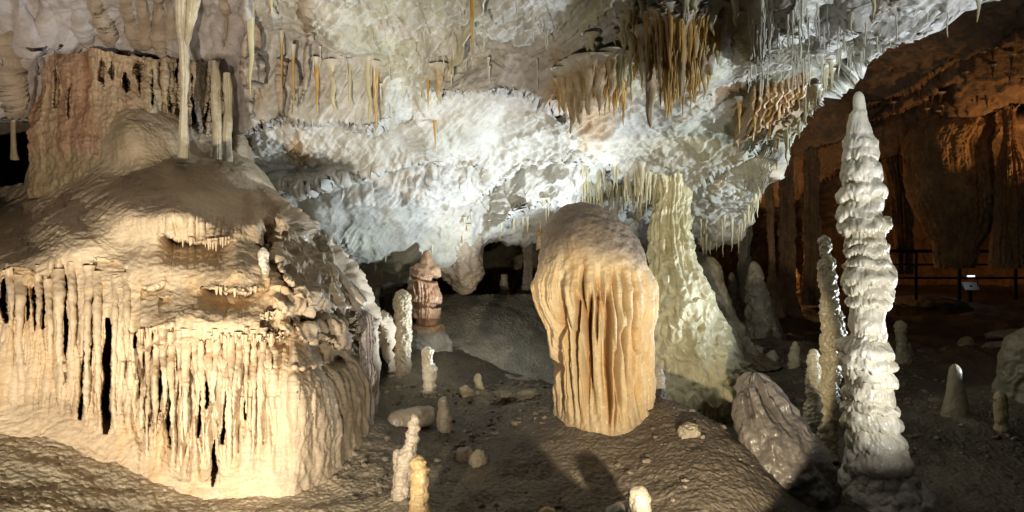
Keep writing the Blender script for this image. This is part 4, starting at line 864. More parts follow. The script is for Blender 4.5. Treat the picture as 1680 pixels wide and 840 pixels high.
o = radial('dark_dripstone', [(508, 597, 10), (530, 602, 13), (560, 602, 13), (600, 604, 14), (640, 603, 14), (680, 602, 15), (702, 600, 17), (730, 600, 22)], 5.75, M['grey'], lambda i: lumpy(i, .03, 6, 711, .4, .02, 8)-.04*np.clip(1-np.abs(perlin(np.stack([i['ct']*2.4, i['st']*2.4, i['P'][..., 2]*.6], -1), 713))*3, 0, 1), ccol((.22, .20, .20), (.34, .31, .30), 715, 5), rows=260, cols=150)
set_props(o, 'dark bluish grey fluted pillar against the right flank of the flowstone mound', 'dripstone pillar', kind='thing')
o = limb('fallen_dripstone', [(636, 694, 5.9, 12), (660, 688, 5.95, 16), (690, 684, 6.0, 15), (716, 678, 6.05, 12)], M['grey'], (.26, .22, .17), (.36, .31, .24), .02, 721)
set_props(o, 'short thick dripstone log lying on the dark floor left of the leaf shaped stalagmite', 'broken dripstone')
ROCKS = [(832, 650, 6.6, 44, 16, 'flat dark slab lying left of the broad fluted stalagmite', (.22, .19, .14), (.3, .26, .2)),
 (868, 648, 6.5, 40, 16, 'second flat slab touching the foot of the broad fluted stalagmite', (.26, .22, .16), (.34, .3, .22)),
 (1132, 712, 5.1, 36, 34, 'small pale block half sunk in the brown mound before the flaring column', (.40, .34, .26), (.5, .44, .34)),
 (1322, 600, 8.9, 34, 18, 'grey stone on gravel between the yellowish stump and the crooked stalagmite', (.34, .3, .24), (.44, .4, .32)),
 (1462, 620, 8.6, 40, 20, 'wet stone at the foot of the ringed stalagmite', (.24, .21, .17), (.34, .3, .25)),
 (1530, 585, 9.8, 70, 26, 'long low dark boulder behind the small pointed stump', (.2, .17, .13), (.3, .26, .2)),
 (1640, 606, 9.0, 60, 22, 'low boulder beside the big lumpy stalagmite at the right edge', (.2, .17, .13), (.3, .26, .2)),
 (1652, 548, 10.2, 60, 12, 'flat shelf rock paled as if catching white light below the railing', (.45, .42, .36), (.55, .52, .45)),  # light on the ledge is painted as pale stone
 (1636, 568, 9.9, 44, 14, 'small slab paled as if catching white light under the flat shelf rock', (.45, .42, .36), (.55, .52, .45)),  # paleness stands in for light from behind
 (1400, 560, 10.6, 60, 24, 'dark boulder behind the crooked stalagmite', (.2, .17, .13), (.3, .26, .2)),
 (1340, 556, 11.2, 60, 22, 'dark boulder in front of the passage mouth', (.2, .17, .13), (.3, .26, .2)),
 (1590, 628, 8.3, 50, 16, 'flat stone behind the cone shaped stalagmite', (.24, .2, .15), (.34, .3, .22)),
 (1530, 500, 13.4, 110, 30, 'broad dark rock bank right under the railing', (.2, .16, .11), (.28, .23, .17)),
 (700, 655, 6.9, 60, 14, 'thin flat stone behind the white two lobed stalagmite', (.24, .2, .15), (.34, .29, .22))]
for k, (px, py, d, w_, h_, lab, a, b) in enumerate(ROCKS):
    set_props(boulder('rock', px, py, d, w_, h_, M['floor'], a, b, 800+k*11, .8, .3, rot=(k*37) % 20-10, n=44), lab, 'rock')

# smooth bank behind
bT = TPS([(700, 487, 10.), (760, 487, 10.), (840, 486, 10.3), (900, 487, 10.6), (700, 560, 8.7), (760, 600, 8.0), (840, 620, 7.7), (920, 640, 7.6), (840, 550, 8.8), (760, 540, 8.9), (920, 560, 9.2), (960, 487, 11), (960, 640, 7.8)], smooth=1e-3)
X, Y = np.meshgrid(np.linspace(690, 965, 300), np.linspace(0, 1, 220)); topy = poly(X, [(690, 492), (730, 486), (800, 487), (860, 485), (900, 490), (965, 500)]); Y = topy+(655-topy)*Y
P = PT(X, Y, bT(X, Y)); K = 16; s = (np.arange(K, 0, -1)/K)[:, None]; o_ = np.zeros((K, 300, 3)); o_[..., 1] = 1.6*np.sin(s*PI/2); o_[..., 2] = -.5*(1-np.cos(s*PI/2))
P = np.concatenate([P[:1]+o_, P]); Nn = grid_normals(P); vec = P-np.array([0, 0, CAM_Z]); flip = (Nn*vec).sum(-1) > 0; Nn[flip[..., None].repeat(3, -1)] *= -1
h = .10*fbm(P*1.1, 3, 651)+.02*fbm(P*5, 3, 653)+.03*(ridged(np.stack([P[..., 0]*3, P[..., 1], P[..., 2]*3], -1)*.8, 2, 654)-.5)+.012*fbm(P*24, 2, 655)
P = P+Nn*h[..., None]
o = mesh_obj('flowstone_bank', P, grid_faces(*P.shape[:2]), M['floor'], lerp3((.30, .28, .23), (.42, .40, .34), np.clip(.5+fbm(P*1.5, 3, 657), 0, 1)))
set_props(o, 'smooth grey flowstone bank with a level rim in front of the dark recess', 'flowstone')
# gravel apron right of the flaring column
# hanging rock above the recess
def closed(prof): return prof+[(prof[-1][0]+6, prof[-1][1], prof[-1][2]*.4), (prof[-1][0]+8, prof[-1][1], .3)]
o = radial('hanging_rock', closed([(385, 735, 62), (405, 736, 56), (425, 742, 44), (445, 750, 34), (465, 757, 24), (476, 760, 14)]), 9.0, M['ceil'], lambda i: .12*fbm(i['P']*2, 3, 661)+.05*ridged(i['P']*5, 2, 663)+.02*fbm(i['P']*18, 2, 665), ccol((.36, .30, .23), (.50, .43, .34), 667), rows=180, cols=260, tipround=False, sm=7)
set_props(o, 'pinkish brown rock boss hanging under the ceiling left of the dark recess', 'rock')

# ------------------------------------------------------------------ COLUMNS
COLS = [
 ('thin_column', [(-70, 294, 11), (0, 297, 10), (40, 297, 9), (75, 301, 9), (120, 303, 8), (160, 302, 7), (200, 301, 7), (232, 301, 8), (268, 301, 10)], lambda y: np.interp(y, [-70, 60, 240], [5.45, 5.85, 6.18]), (.46, .40, .29), (.60, .54, .40), 'thin tan column running from the ceiling past the fluted pedestal', .012, .0, .02),
 ('thin_column', [(-70, 324, 14), (0, 318, 12), (30, 314, 9), (55, 310, 6), (75, 306, 3)], lambda y: np.interp(y, [-70, 80], [5.5, 5.88]), (.46, .40, .28), (.56, .5, .36), 'short tapering drapery joined to the thin tan column near the top', .012, .0, .02),
 ('thin_column', [(100, 352, 5), (125, 354, 8), (160, 355, 9), (200, 356, 8), (235, 357, 7), (262, 357, 8)], 6.42, (.46, .40, .28), (.60, .54, .40), 'pale flat pillar standing just right of the thin tan column', .035, .0, .03),
 ('thin_column', [(120, 372, 5), (145, 374, 8), (180, 375, 7), (220, 373, 8), (266, 374, 8)], 6.46, (.46, .40, .28), (.60, .54, .40), 'pale flat pillar at the right end of the fluted pedestal', .035, .0, .03),
 ('thin_column', [(188, 22, 7), (200, 22, 4), (225, 22, 4), (245, 23, 5), (262, 24, 7)], 6.4, (.28, .22, .14), (.36, .3, .2), 'stubby dark column in the hollow at the far left', .01, .0, .01),
 ('thin_column', [(405, 600, 30), (430, 604, 20), (460, 608, 15), (500, 610, 13), (540, 610, 13), (575, 612, 20)], 8.9, (.50, .49, .36), (.64, .62, .48), 'pale fluted column behind the flowstone shoulder', .03, .03, .06),
 ('thin_column', [(440, 640, 16), (470, 639, 11), (520, 639, 10), (575, 640, 14)], 9.6, (.30, .25, .17), (.40, .34, .24), 'dark brown column left of the banded stalagmite', .03, .02, .05),
 ('thin_column', [(395, 866, 12), (410, 866, 8), (450, 866, 7), (490, 865, 10)], 10.9, (.30, .26, .2), (.4, .36, .28), 'slim grey column standing in the dark recess', .03, .02, .04),
 ('thin_column', [(450, 826, 5), (465, 827, 6), (480, 827, 8), (495, 827, 11)], 11., (.36, .3, .2), (.44, .38, .26), 'short stub on the bank rim inside the recess', .03, .02, .0),
 ('curtain_column', [(190, 1575, 62), (215, 1562, 70), (240, 1552, 66), (280, 1556, 66), (320, 1560, 66), (350, 1566, 60), (380, 1570, 48), (400, 1568, 36), (440, 1566, 30)], 12.2, (.34, .22, .11), (.50, .34, .18), 'wide brown fluted curtain column hanging in the side passage', .05, .0, .035),
 ('curtain_column', [(130, 1655, 22), (160, 1655, 14), (190, 1656, 9), (230, 1658, 11), (255, 1660, 18), (280, 1662, 26), (330, 1664, 30), (400, 1664, 34), (440, 1664, 38)], 11.4, (.30, .19, .10), (.42, .28, .15), 'hourglass shaped brown column at the right edge of the passage', .06, .0, .05),
 ('curtain_column', [(250, 1475, 30), (290, 1478, 22), (340, 1480, 18), (400, 1482, 14), (450, 1482, 16)], 13.6, (.22, .14, .07), (.32, .2, .11), 'dark narrow curtain just right of the tallest white stalagmite', .05, .0, .12),
 ('curtain_column', [(225, 1258, 12), (290, 1261, 8), (380, 1264, 6), (420, 1266, 5), (470, 1266, 9), (520, 1268, 18)], 12.0, (.30, .18, .09), (.40, .26, .14), 'thin rusty column beside the glowing slit', .04, .0, .06),
 ('curtain_column', [(215, 1284, 20), (260, 1288, 12), (320, 1290, 12), (380, 1292, 14), (430, 1292, 14), (480, 1290, 16), (520, 1290, 26)], 12.6, (.22, .14, .08), (.32, .21, .12), 'broad dark column right of the glowing slit', .05, .02, .08),
 ('curtain_column', [(200, 1326, 22), (250, 1330, 13), (310, 1331, 12), (370, 1332, 14), (430, 1334, 15), (500, 1336, 22)], 13.2, (.20, .13, .07), (.30, .2, .11), 'dark column behind the thin crooked stalagmite', .05, .02, .08),
 ('curtain_column', [(260, 1232, 22), (330, 1226, 14), (400, 1222, 12), (450, 1220, 10), (520, 1218, 14), (570, 1218, 22)], 11.6, (.22, .19, .14), (.32, .28, .2), 'dark column close behind the grey tapering stalagmite', .05, .02, .06),
 ('curtain_column', [(380, 1158, 20), (410, 1150, 12), (440, 1150, 11), (470, 1152, 14)], 10.4, (.30, .27, .2), (.42, .38, .28), 'short pale column peeking out right of the flaring column', .04, .02, .06),
]
for k, (nm, pf, d, a, b, lab, amp, ring, fl_) in enumerate(COLS):
    mt = M['brown'] if 'curtain' in nm and not callable(d) and d > 11.9 else M['drip']
    def hf(i, k=k, amp=amp, ring=ring, fl_=fl_):
        P = i['P']; kk = 2.6 if i['R'].max() < .3 else 5.
        f = perlin(np.stack([i['ct']*kk, i['st']*kk, P[..., 2]*.4], -1), 900+k); f2 = perlin(np.stack([i['ct']*kk*2.2, i['st']*kk*2.2, P[..., 2]*.5], -1), 930+k)
        return lumpy(i, min(amp, i['R'].max()*.3), 5, 940+k*3, .35, ring, 5)-fl_*np.clip(1-np.abs(f)*3, 0, 1)*np.clip(i['R']/.2, .2, 1)-fl_*.4*np.clip(1-np.abs(f2)*3, 0, 1)*np.clip(i['R']/.2, .2, 1)
    o = radial(nm, pf, d, mt, hf, ccol(a, b, 960+k, 3.), rows=int(np.clip((pf[-1][0]-pf[0][0])*1.2, 80, 320)), cols=int(np.clip(max(p[2] for p in pf)*6, 50, 420)), tipround=False, sm=11)
    set_props(o, lab, 'dripstone column', kind='thing')

# ------------------------------------------------------------------ STALACTITES
def stal_mesh(name, seed, r0, mat, a, b, rows=40, cols=14, power=.8, wob=.02, lump=.12, tipc=None):
    """unit-length stalactite pointing down from its origin; shared by copies"""
    t = np.linspace(0, 1, rows)[:, None]; th = np.linspace(0, 2*PI, cols, endpoint=False)[None]
    R = r0*(1-t)**power*(1+1.3*np.exp(-t*11)) + r0*.06
    R = R*np.where(t > .97, np.sqrt(np.clip(1-((t-.97)/.03)**2, 0, 1)), 1)
    q = np.stack([np.cos(th)*1.3+0*t, np.sin(th)*1.3+0*t, t*6+0*th], -1)
    R = R*(1+lump*2*fbm(q+seed*3.3, 3, seed))
    wx = wob*fbm(np.stack([t[:, 0]*2.2+seed, 0*t[:, 0], 0*t[:, 0]], -1), 2, seed+3)*t[:, 0]; wy = wob*fbm(np.stack([t[:, 0]*2.2, 0*t[:, 0]+seed, 0*t[:, 0]], -1), 2, seed+5)*t[:, 0]
    P = np.stack([R*np.cos(th)+wx[:, None], R*np.sin(th)+wy[:, None], -t+0*th], -1)
    c = lerp3(a, b, np.clip(.5+1.4*fbm(q*.7, 3, seed+9), 0, 1))
    if r0 > .02: c = lerp3(c, (.62, .59, .50), ss(.22, .04, t+0*th))
    if tipc is not None: c = lerp3(c, tipc, ss(.6, 1, t+0*th))
    o = mesh_obj(name, P, grid_faces(rows, cols, wrap=True), mat, c)
    return o
def make_bank(name, n, **kw):
    out = []
    for i in range(n):
        o = stal_mesh(name, kw.get('s0', 0)+i*13, **{k: v for k, v in kw.items() if k != 's0'}); out.append(o.data); C.objects.unlink(o); bpy.data.objects.remove(o)
    return out
BANK = {
 'straw': make_bank('soda_straw', 5, s0=1000, r0=.014, mat=M['drip'], a=(.62, .60, .48), b=(.76, .74, .64), rows=24, cols=8, power=.25, wob=.05, lump=.1),
 'amber': make_bank('amber_stalactite', 8, s0=1100, r0=.085, mat=M['drip'], a=(.46, .25, .06), b=(.68, .46, .16), power=.85, wob=.08, tipc=(.62, .42, .14)),
 'pale': make_bank('pale_stalactite', 8, s0=1300, r0=.10, mat=M['drip'], a=(.50, .46, .26), b=(.68, .64, .46), power=.85, wob=.10, tipc=(.60, .50, .24)),
 'brown': make_bank('brown_stalactite', 4, s0=1500, r0=.13, mat=M['drip'], a=(.40, .29, .16), b=(.60, .46, .28), rows=70, cols=28, power=.55, wob=.12, lump=.22),
 'dim': make_bank('dark_stalactite', 3, s0=1600, r0=.09, mat=M['brown'], a=(.2, .12, .06), b=(.3, .19, .1), power=.8, wob=.08),
}
NAMES = {'straw': 'soda_straw', 'amber': 'amber_stalactite', 'pale': 'pale_stalactite', 'brown': 'brown_stalactite', 'dim': 'dark_stalactite'}
def hang(kind, px, py, length_px, width=1., label='', group=None, d=None, up=.05):
    d = ceil_at(px, py) if d is None else d
    p = PT(px, py, d); L = length_px/F*d+up
    o = bpy.data.objects.new(NAMES[kind], BANK[kind][int(rng.integers(len(BANK[kind])))]); C.objects.link(o)
    o.location = (p[0], p[1], p[2]+up); wz = width*{'amber': .42, 'pale': .45, 'brown': .42, 'straw': .55, 'dim': .7}[kind]
    o.scale = (wz, wz, L); o.rotation_euler = (0, 0, float(rng.uniform(0, 6.28)))
    set_props(o, label, 'stalactite', group); return o
# comb of straws at the upper right
n = 0
while n < 105:
    px = rng.uniform(1225, 1425); py = rng.uniform(0, 120)
    if py > 128-(px-1225)*.25 and px > 1350: continue
    if py < 12 and rng.random() < .5: continue
    hang('straw', px, py, rng.uniform(18, 60), rng.uniform(.45, .8), 'white straw stalactite in the dense comb at the upper right of the ceiling', 'comb of soda straws at the upper right'); n += 1
for px, py in [(1420, 10), (1440, 25), (1470, 8), (1500, 0), (1520, 5), (1555, -5), (1390, 60), (1445, 60)]:
    hang('straw', px, py, rng.uniform(20, 70), .7, 'white straw stalactite hanging near the bright ceiling rim at the upper right', 'soda straws along the rim')
for k in range(45):
    px = rng.uniform(500, 900); py = rng.uniform(-5, 190)
    hang('straw', px, py, rng.uniform(15, 60), rng.uniform(.5, .9), 'fine straw stalactite scattered over the upper middle ceiling', 'scattered soda straws')
# amber cluster
for k in range(190):
    px = 1108+rng.normal()*34; px = float(np.clip(px, 1040, 1180)); py = rng.uniform(18, 125)
    ln = rng.uniform(25, 80)*(1.15-abs(px-1105)/110.)
    hang('amber', px, py, ln, rng.uniform(.35, .75), 'amber stalactite in the large crowded cluster above the flaring column', 'amber stalactites in the large cluster', d=ceil_at(px, py)-.05*rng.random())
for px, py, ln, wd in [(1066, 60, 150, 1.), (1084, 55, 90, .6), (1118, 40, 120, .7), (1152, 55, 80, .5)]:
    hang('brown', px, py, ln, wd*.9, 'long brown stalactite inside the large amber cluster', 'long stalactites of the large cluster')
for k in range(60):
    px = rng.uniform(915, 1025); py = 105+rng.uniform(0, 40)+abs(px-975)*.15
    hang('amber', px, py, rng.uniform(20, 60), rng.uniform(.35, .7), 'small amber stalactite in the dark cluster left of the large one', 'amber stalactites in the dark cluster')
for px, py, ln, wd in [(938, 115, 105, .9), (952, 110, 95, 1.), (968, 105, 85, 1.1), (985, 105, 78, 1.), (925, 125, 60, .8), (1003, 95, 65, .8)]:
    hang('brown', px, py, ln, wd, 'thick dark brown stalactite in the cluster above the domed cap', 'thick stalactites of the dark cluster')
for k in range(90):
    px = 1100+rng.normal()*60; py = rng.uniform(-10, 130)
    if not 960 < px < 1215: continue
    hang('pale', px, py, rng.uniform(10, 55), rng.uniform(.3, .8), 'cream stalactite mingling with the amber ones of the large cluster', 'cream stalactites of the large cluster')
# pale cones over the gap behind the cap
for k in range(70):
    px = rng.uniform(955, 1075); py = 272+rng.uniform(0, 40)
    hang('pale', px, py, rng.uniform(18, 62), rng.uniform(.3, .65), 'pale yellow stalactite in the fringe right behind the domed cap', 'pale stalactites behind the domed cap')
hang('pale', 1013, 290, 85, .9, 'longest pale stalactite of the fringe, pointing down beside the domed cap')
for k in range(90):                       # ragged lower rim of the great ceiling
    px = rng.uniform(1080, 1480); py = float(poly(np.array([px]), E_PTS)[0])-rng.uniform(4, 40)
    if 1370 < px < 1450: continue
    hang('pale', px, py, rng.uniform(12, 38), rng.uniform(.25, .5), 'short pale stalactite along the rim where the ceiling meets the dark passage', 'short stalactites along the right rim')
for k in range(40):
    px = rng.uniform(560, 930); py = float(poly(np.array([px]), E_PTS)[0])-rng.uniform(4, 60)
    hang('pale', px, py, rng.uniform(10, 30), rng.uniform(.25, .5), 'short pale stalactite fringing the low ceiling above the recess', 'short stalactites of the low ceiling')
hang('pale', 1290, 215, 54, .6, 'yellow crooked stalactite hanging lowest at the right rim', None)
for px, py, ln in [(1262, 190, 30), (1238, 170, 42), (1213, 160, 50), (1277, 215, 28)]:
    hang('amber', px, py+10, ln, .5, 'ochre stalactite below the striped drapery', 'ochre stalactites below the striped drapery')
for px, py, ln, lab in [(1397, 0, 60, 'straight brownish stalactite at the top right, the left one'), (1433, -10, 42, 'brownish stalactite at the top edge right of the straight one'), (1604, -25, 62, 'lone greenish stalactite at the far upper right against the dark')]:
    hang('pale', px, py, ln, .4, lab)
for k, (px, py, ln, wd, kd, lab) in enumerate([(521, 125, 68, .6, 'amber', 'orange edged stalactite, first of the row on the ledge left of centre'), (546, 140, 50, .8, 'pale', 'stumpy pale stalactite with several tips on the central left ledge'), (572, 120, 72, .7, 'pale', 'long flat pale stalactite right of the stumpy one'),
    (604, 130, 84, .7, 'pale', 'pale stalactite paired closely with an orange one'), (616, 132, 84, .7, 'amber', 'orange stalactite on the right of the close pair'), (702, 130, 56, .7, 'amber', 'orange stalactite at the start of the shaded ceiling hollow'),
    (722, 150, 34, .8, 'brown', 'short brown stalactite beside the shaded ceiling hollow'), (712, 190, 60, .8, 'amber', 'rusty stalactite lowest in the shaded hollow'), (482, 110, 92, .35, 'amber', 'thin wavy brown stalactite against the mauve wall'),
    (462, 95, 90, .3, 'amber', 'thinner wavy stalactite left of another wavy one'), (412, 10, 150, .9, 'pale', 'long white ridge like stalactite at the top left of centre'), (447, -10, 45, .9, 'pale', 'white stalactite at the top edge with a forked foot'), (776, -30, 120, .7, 'amber', 'long ochre stalactite slanting from the top edge')]):
    hang(kd, px+rng.uniform(-2, 2), py-rng.uniform(4, 22), ln+rng.uniform(0, 14), wd*rng.uniform(.8, 1.2), lab, d=ceil_at(px, py)+.01, up=.12)
for k in range(36):
    px = rng.uniform(1460, 1690); py = rng.uniform(60, 200)
    dd = float(farT(np.array([px]), np.array([py]))[0])
    hang('dim', px, py, rng.uniform(6, 16), rng.uniform(.3, .55), 'small brown stalactite on the far passage ceiling', 'stalactites of the far passage', d=dd, up=.1)

# ------------------------------------------------------------------ DRAPERIES (thin folded sheets of calcite)
def drapery(name, line, drops, mat, a, b, th=.018, waves=5, seed=0, label='', rows=40, cols=110, push=0.03):
    p = np.array(line, float); t = np.linspace(0, 1, cols); k = np.linspace(0, 1, len(p))
    px = np.interp(t, k, p[:, 0]); py = np.interp(t, k, p[:, 1]); dd = ceil_D(px, py)-push
    base = PT(px, py, dd); base[:, 2] += .08
    dr = np.interp(t, np.linspace(0, 1, len(drops)), drops)/F*dd+.08
    dr = dr*(1+.25*perlin(np.stack([t*waves*1.7, 0*t+seed, 0*t], -1), seed)); s = np.linspace(0, 1, rows)[:, None]
    n = np.gradient(base, axis=0); n = np.cross(n, [0, 0, 1.]); n /= np.linalg.norm(n, axis=1, keepdims=True)
    fold = .012*np.sin(t*waves*2*PI+seed)[None]*s**.7+.02*fbm(np.stack([t[None]*waves*2+0*s, s*1.5+0*t[None], 0*s+seed+0*t[None]], -1), 2, seed+2)*s
    P = base[None]-np.array([0, 0, 1.])*(dr[None]*s)[..., None]+n[None]*fold[..., None]
    thick = th*(1-.6*s)
    A = P+n[None]*thick[..., None]; B = P-n[None]*thick[..., None]
    V = np.concatenate([A.reshape(-1, 3), B.reshape(-1, 3)]); f1 = grid_faces(rows, cols); f2 = grid_faces(rows, cols, flip=True, base=rows*cols)
    j = np.arange(cols-1); e0 = (rows-1)*cols; off = rows*cols
    bot = np.stack([e0+j, e0+j+1, off+e0+j+1, off+e0+j], -1); i = np.arange(rows-1)
    l = np.stack([i*cols, (i+1)*cols, off+(i+1)*cols, off+i*cols], -1); r = np.stack([off+i*cols+cols-1, off+(i+1)*cols+cols-1, (i+1)*cols+cols-1, i*cols+cols-1], -1)
    band = np.clip(.5+1.8*perlin(np.stack([t[None]*1.5+0*s, s*5+0*t[None], 0*s+seed+0*t[None]], -1), seed+5), 0, 1)
    c = lerp3(a, b, band).reshape(-1, 3)
    return set_props(mesh_obj(name, V, np.concatenate([f1, f2, bot, l, r]), mat, np.concatenate([c, c])), label, 'drapery')
O1, O2 = (.46, .27, .09), (.66, .50, .32)
STR = []
for j, w_ in enumerate(['leftmost', 'second', 'third', 'fourth', 'fifth', 'sixth', 'seventh', 'eighth', 'rightmost']):
    x1 = 1206+j*11.5; y1 = 236-j*8.; x0 = 1240+j*10.5; y0 = 158-j*3.
    STR.append(([(x0, y0), (x0-8, y0+(y1-y0)*.4), (x1+6, y0+(y1-y0)*.8), (x1, y1)], [3, 8, 14+3*(j % 3), 5], w_+' of nine parallel orange drapery strips hanging obliquely on the right ceiling'))
for k, (ln, dr, lab) in enumerate(STR+[
    ([(735, 110), (760, 60), (778, 20), (800, -20)], [24, 20, 18, 14], 'long green edged drapery slanting up to the top edge'),
    ([(950, 50), (980, 20), (1010, -10)], [10, 12, 10], 'pale yellow drapery at the top edge left of the amber cluster'),
    ([(880, 395), (905, 370), (925, 330)], [16, 26, 14], 'amber fringed drapery left of the domed cap'),
    ([(1420, 40), (1450, 12), (1490, -20)], [8, 12, 8], 'thin orange drapery crossing the bright rim at the upper right')]):
    pale = ('white' in lab or 'pale' in lab or 'green' in lab or 'yellow' in lab)
    drapery('drapery', ln, dr, M['drip'], (.52, .50, .34) if pale else O1, (.70, .68, .54) if pale else O2, seed=1700+k*7, label=lab, waves=3+k % 4)

# ------------------------------------------------------------------ LOOSE GRAVEL
nst = 4200; th = np.linspace(0, PI, 6)[:, None]; ph = np.linspace(0, 2*PI, 8, endpoint=False)[None]
S0 = np.stack([np.sin(th)*np.cos(ph), np.sin(th)*np.sin(ph), np.cos(th)+0*ph], -1).reshape(-1, 3)
gx, gy = [], []
zones = [(1.9, 4.2, 7.2, 10., .45), (2.9, 5.2, 5.6, 9.2, .30), (-1.6, .6, 4.6, 7.5, .20), (-.2, 1.6, 4.4, 6., .05)]
for x0, x1, y0, y1, fr_ in zones:
    n_ = int(nst*fr_); gx.append(rng.uniform(x0, x1, n_)); gy.append(rng.uniform(y0, y1, n_))
gx = np.concatenate(gx); gy = np.concatenate(gy); sz = .006+.028*rng.random(len(gx))**5
keep = fbm(np.stack([gx*.9, gy*.9, 0*gx], -1), 2, 991) > -.08; gx, gy, sz = gx[keep], gy[keep], sz[keep]
gz = floor_xy(gx, gy)
rad_ = 1+.35*rng.normal(size=(len(gx), len(S0)))*.5
sc3 = sz[:, None]*np.stack([rng.uniform(.8, 1.5, len(gx)), rng.uniform(.8, 1.5, len(gx)), rng.uniform(.5, .9, len(gx))], -1)
GV = S0[None]*rad_[..., None]*sc3[:, None]+np.stack([gx, gy, gz+.006], -1)[:, None]
gf = grid_faces(6, 8, wrap=True); GF = (gf[None]+(np.arange(len(gx))*48)[:, None, None]).reshape(-1, 4)
gc = lerp3((.16, .13, .09), (.36, .31, .24), rng.random(len(gx)))[:, None]+np.zeros((1, 48, 1))
set_props(mesh_obj('gravel', GV, GF, M['floor'], gc.reshape(-1, 3)), 'loose gravel strewn over the cave floor', None, kind='stuff')

# ------------------------------------------------------------------ RAILING, PANEL
import bmesh
black = flat_mat('black_railing_metal', (.02, .02, .022), .45, .8)
def tube(name, p0, p1, r, mat, parent, n=12):
    p0, p1 = Vector(p0), Vector(p1); ax = (p1-p0); L_ = ax.length
    bm = bmesh.new(); bmesh.ops.create_cone(bm, cap_ends=True, segments=n, radius1=r, radius2=r, depth=L_)
    bm.transform(ax.to_track_quat('Z', 'Y').to_matrix().to_4x4()); bm.transform(__import__('mathutils').Matrix.Translation((p0+p1)/2))
    me = bpy.data.meshes.new(name); bm.to_mesh(me); bm.free(); me.materials.append(mat)
    o = bpy.data.objects.new(name, me); C.objects.link(o); o.parent = parent
    if parent is not None: o.matrix_parent_inverse = parent.matrix_world.inverted()
    return o
from mathutils import Vector, Matrix
rail = bpy.data.objects.new('path_railing', None); C.objects.link(rail); set_props(rail, 'black metal visitor path railing in the dark behind the tallest stalagmite', 'railing')
posts = [(1440, 13.2), (1503, 13.), (1574, 12.8), (1666, 12.6), (1760, 12.4)]
for px, d in posts:
    a = PT(px, 410, d); b = PT(px, 492, d); tube('post', a, b, .028, black, rail)
for py, r in ((412, .03), (434, .018), (456, .018)):
    for (x0, d0), (x1, d1) in zip(posts[:-1], posts[1:]): tube('rail', PT(x0, py, d0), PT(x1, py, d1), r, black, rail)
panel = bpy.data.objects.new('info_panel', None); C.objects.link(panel); set_props(panel, 'small white information board lit by a narrow lamp behind the railing', 'sign')
tube('stand', PT(1592, 500, 13.6), PT(1592, 468, 13.6), .03, black, panel)
def slab(name, c, sx, sy, sz, mat, parent, tilt=0.):
    bm = bmesh.new(); bmesh.ops.create_cube(bm, size=1); bmesh.ops.scale(bm, vec=(sx, sy, sz), verts=bm.verts); bmesh.ops.bevel(bm, geom=bm.edges, offset=min(sx, sy, sz)*.2, segments=2, affect='EDGES')
    bm.transform(Matrix.Translation(c) @ Matrix.Rotation(math.radians(tilt), 4, 'X'))
    me = bpy.data.meshes.new(name); bm.to_mesh(me); bm.free(); me.materials.append(mat); o = bpy.data.objects.new(name, me); C.objects.link(o); o.parent = parent; return o
slab('board', Vector(PT(1592, 470, 13.6)), .28, .03, .18, flat_mat('white_board', (.28, .28, .28), .4), panel, -35)
slab('lamp_bar', Vector(PT(1593, 453, 13.5)), .13, .05, .03, flat_mat('lamp_tube', (.9, .9, .9), .4, 0, (.9, .95, 1.), 1.), panel)
tube('lamp_arm', PT(1604, 455, 13.55), PT(1604, 472, 13.6), .008, black, panel)
# ------------------------------------------------------------------ CAMERA, WORLD, LIGHTS
cd = bpy.data.cameras.new('camera'); cam = bpy.data.objects.new('camera', cd); C.objects.link(cam)
cam.location = (0, 0, CAM_Z); cam.rotation_euler = (math.radians(90), 0, 0)
cd.sensor_width = 36; cd.lens = 36*F/1680; cd.clip_end = 200; cd.clip_start = .05
SC.camera = cam
w = bpy.data.worlds.new('World'); SC.world = w; w.use_nodes = True
w.node_tree.nodes['Background'].inputs[0].default_value = (.8, .85, 1, 1); w.node_tree.nodes['Background'].inputs[1].default_value = .002
from mathutils import Vector
def spot(name, loc, target, power, color, angle, blend=.3, radius=.05):
    l = bpy.data.lights.new(name, 'SPOT'); l.energy = power; l.color = color; l.spot_size = math.radians(angle); l.spot_blend = blend; l.shadow_soft_size = radius
    o = bpy.data.objects.new(name, l); C.objects.link(o); o.location = loc
    o.rotation_euler = (Vector(target)-Vector(loc)).to_track_quat('-Z', 'Y').to_euler(); return o
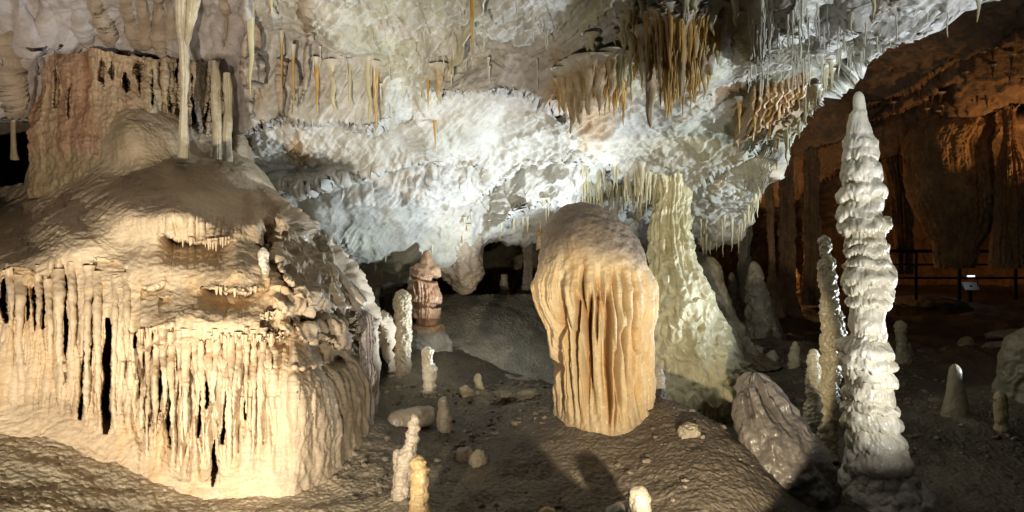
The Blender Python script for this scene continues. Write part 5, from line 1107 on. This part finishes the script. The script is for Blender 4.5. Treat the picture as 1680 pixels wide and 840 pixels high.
def lamp(name, loc, power, color, radius=.06):
    l = bpy.data.lights.new(name, 'POINT'); l.energy = power; l.color = color; l.shadow_soft_size = radius
    o = bpy.data.objects.new(name, l); C.objects.link(o); o.location = loc; return o
W1 = (1., .86, .67); COOL = (.83, .92, 1.); ORG = (1., .50, .18)
spot('lamp_flowstone', (-1.75, 1.15, .25), PT(235, 300, 5.), 900, W1, 88, .9, .03)
spot('fill_flowstone_side', PT(520, 950, 2.9), PT(540, 560, 5.), 150, W1, 80, .5, .03)  # added warm fill to brighten the mound's right shoulder
spot('lamp_column', PT(1230, 913, 2.8), PT(1100, 620, 5.2), 320, (1, .84, .58), 50, .1, .03)
spot('lamp_ceiling', PT(940, 595, 7.2), PT(580, 120, 6.9), 310, COOL, 112, .35, .05)
spot('lamp_behind_mound', PT(500, 600, 8.2), PT(640, 250, 7.3), 400, COOL, 120, .6, .05)
spot('lamp_far_right', PT(1790, 600, 6.0), PT(1230, 220, 6.2), 700, COOL, 90, .6, .04)
spot('lamp_right', PT(1800, 800, 3.4), PT(1430, 480, 5.), 160, (1, .97, .91), 84, .9, .04)
spot('lamp_top_right', (3.7, 1.7, 1.1), PT(1060, 60, 5.), 380, (.95, .97, 1.), 46, .5, .04)
spot('fill_left_wall', PT(-420, 420, 4.3), PT(120, -60, 6.), 12, (1, .93, .86), 60, .6, .08)  # weak fill added for the upper left wall
spot('lamp_passage', PT(1800, 330, 10.5), PT(1520, 60, 11.), 110, ORG, 80, .4, .1)
spot('lamp_passage_wall', PT(1662, 350, 13.), PT(1640, 230, 16.), 160, ORG, 110, .5, .1)
lamp('lamp_slit', PT(1262, 400, 14.), 30, ORG, .05)
lamp('lamp_panel', PT(1596, 458, 13.4), .4, COOL, .02)
SC.view_settings.view_transform = 'Standard'; SC.view_settings.look = 'None'; SC.view_settings.exposure = 0; SC.view_settings.gamma = 1
SC.cycles.use_denoising = True; SC.cycles.max_bounces = 5; SC.cycles.diffuse_bounces = 3; SC.cycles.glossy_bounces = 2; SC.cycles.caustics_reflective = False; SC.cycles.caustics_refractive = False
SC.cycles.sample_clamp_indirect = 4
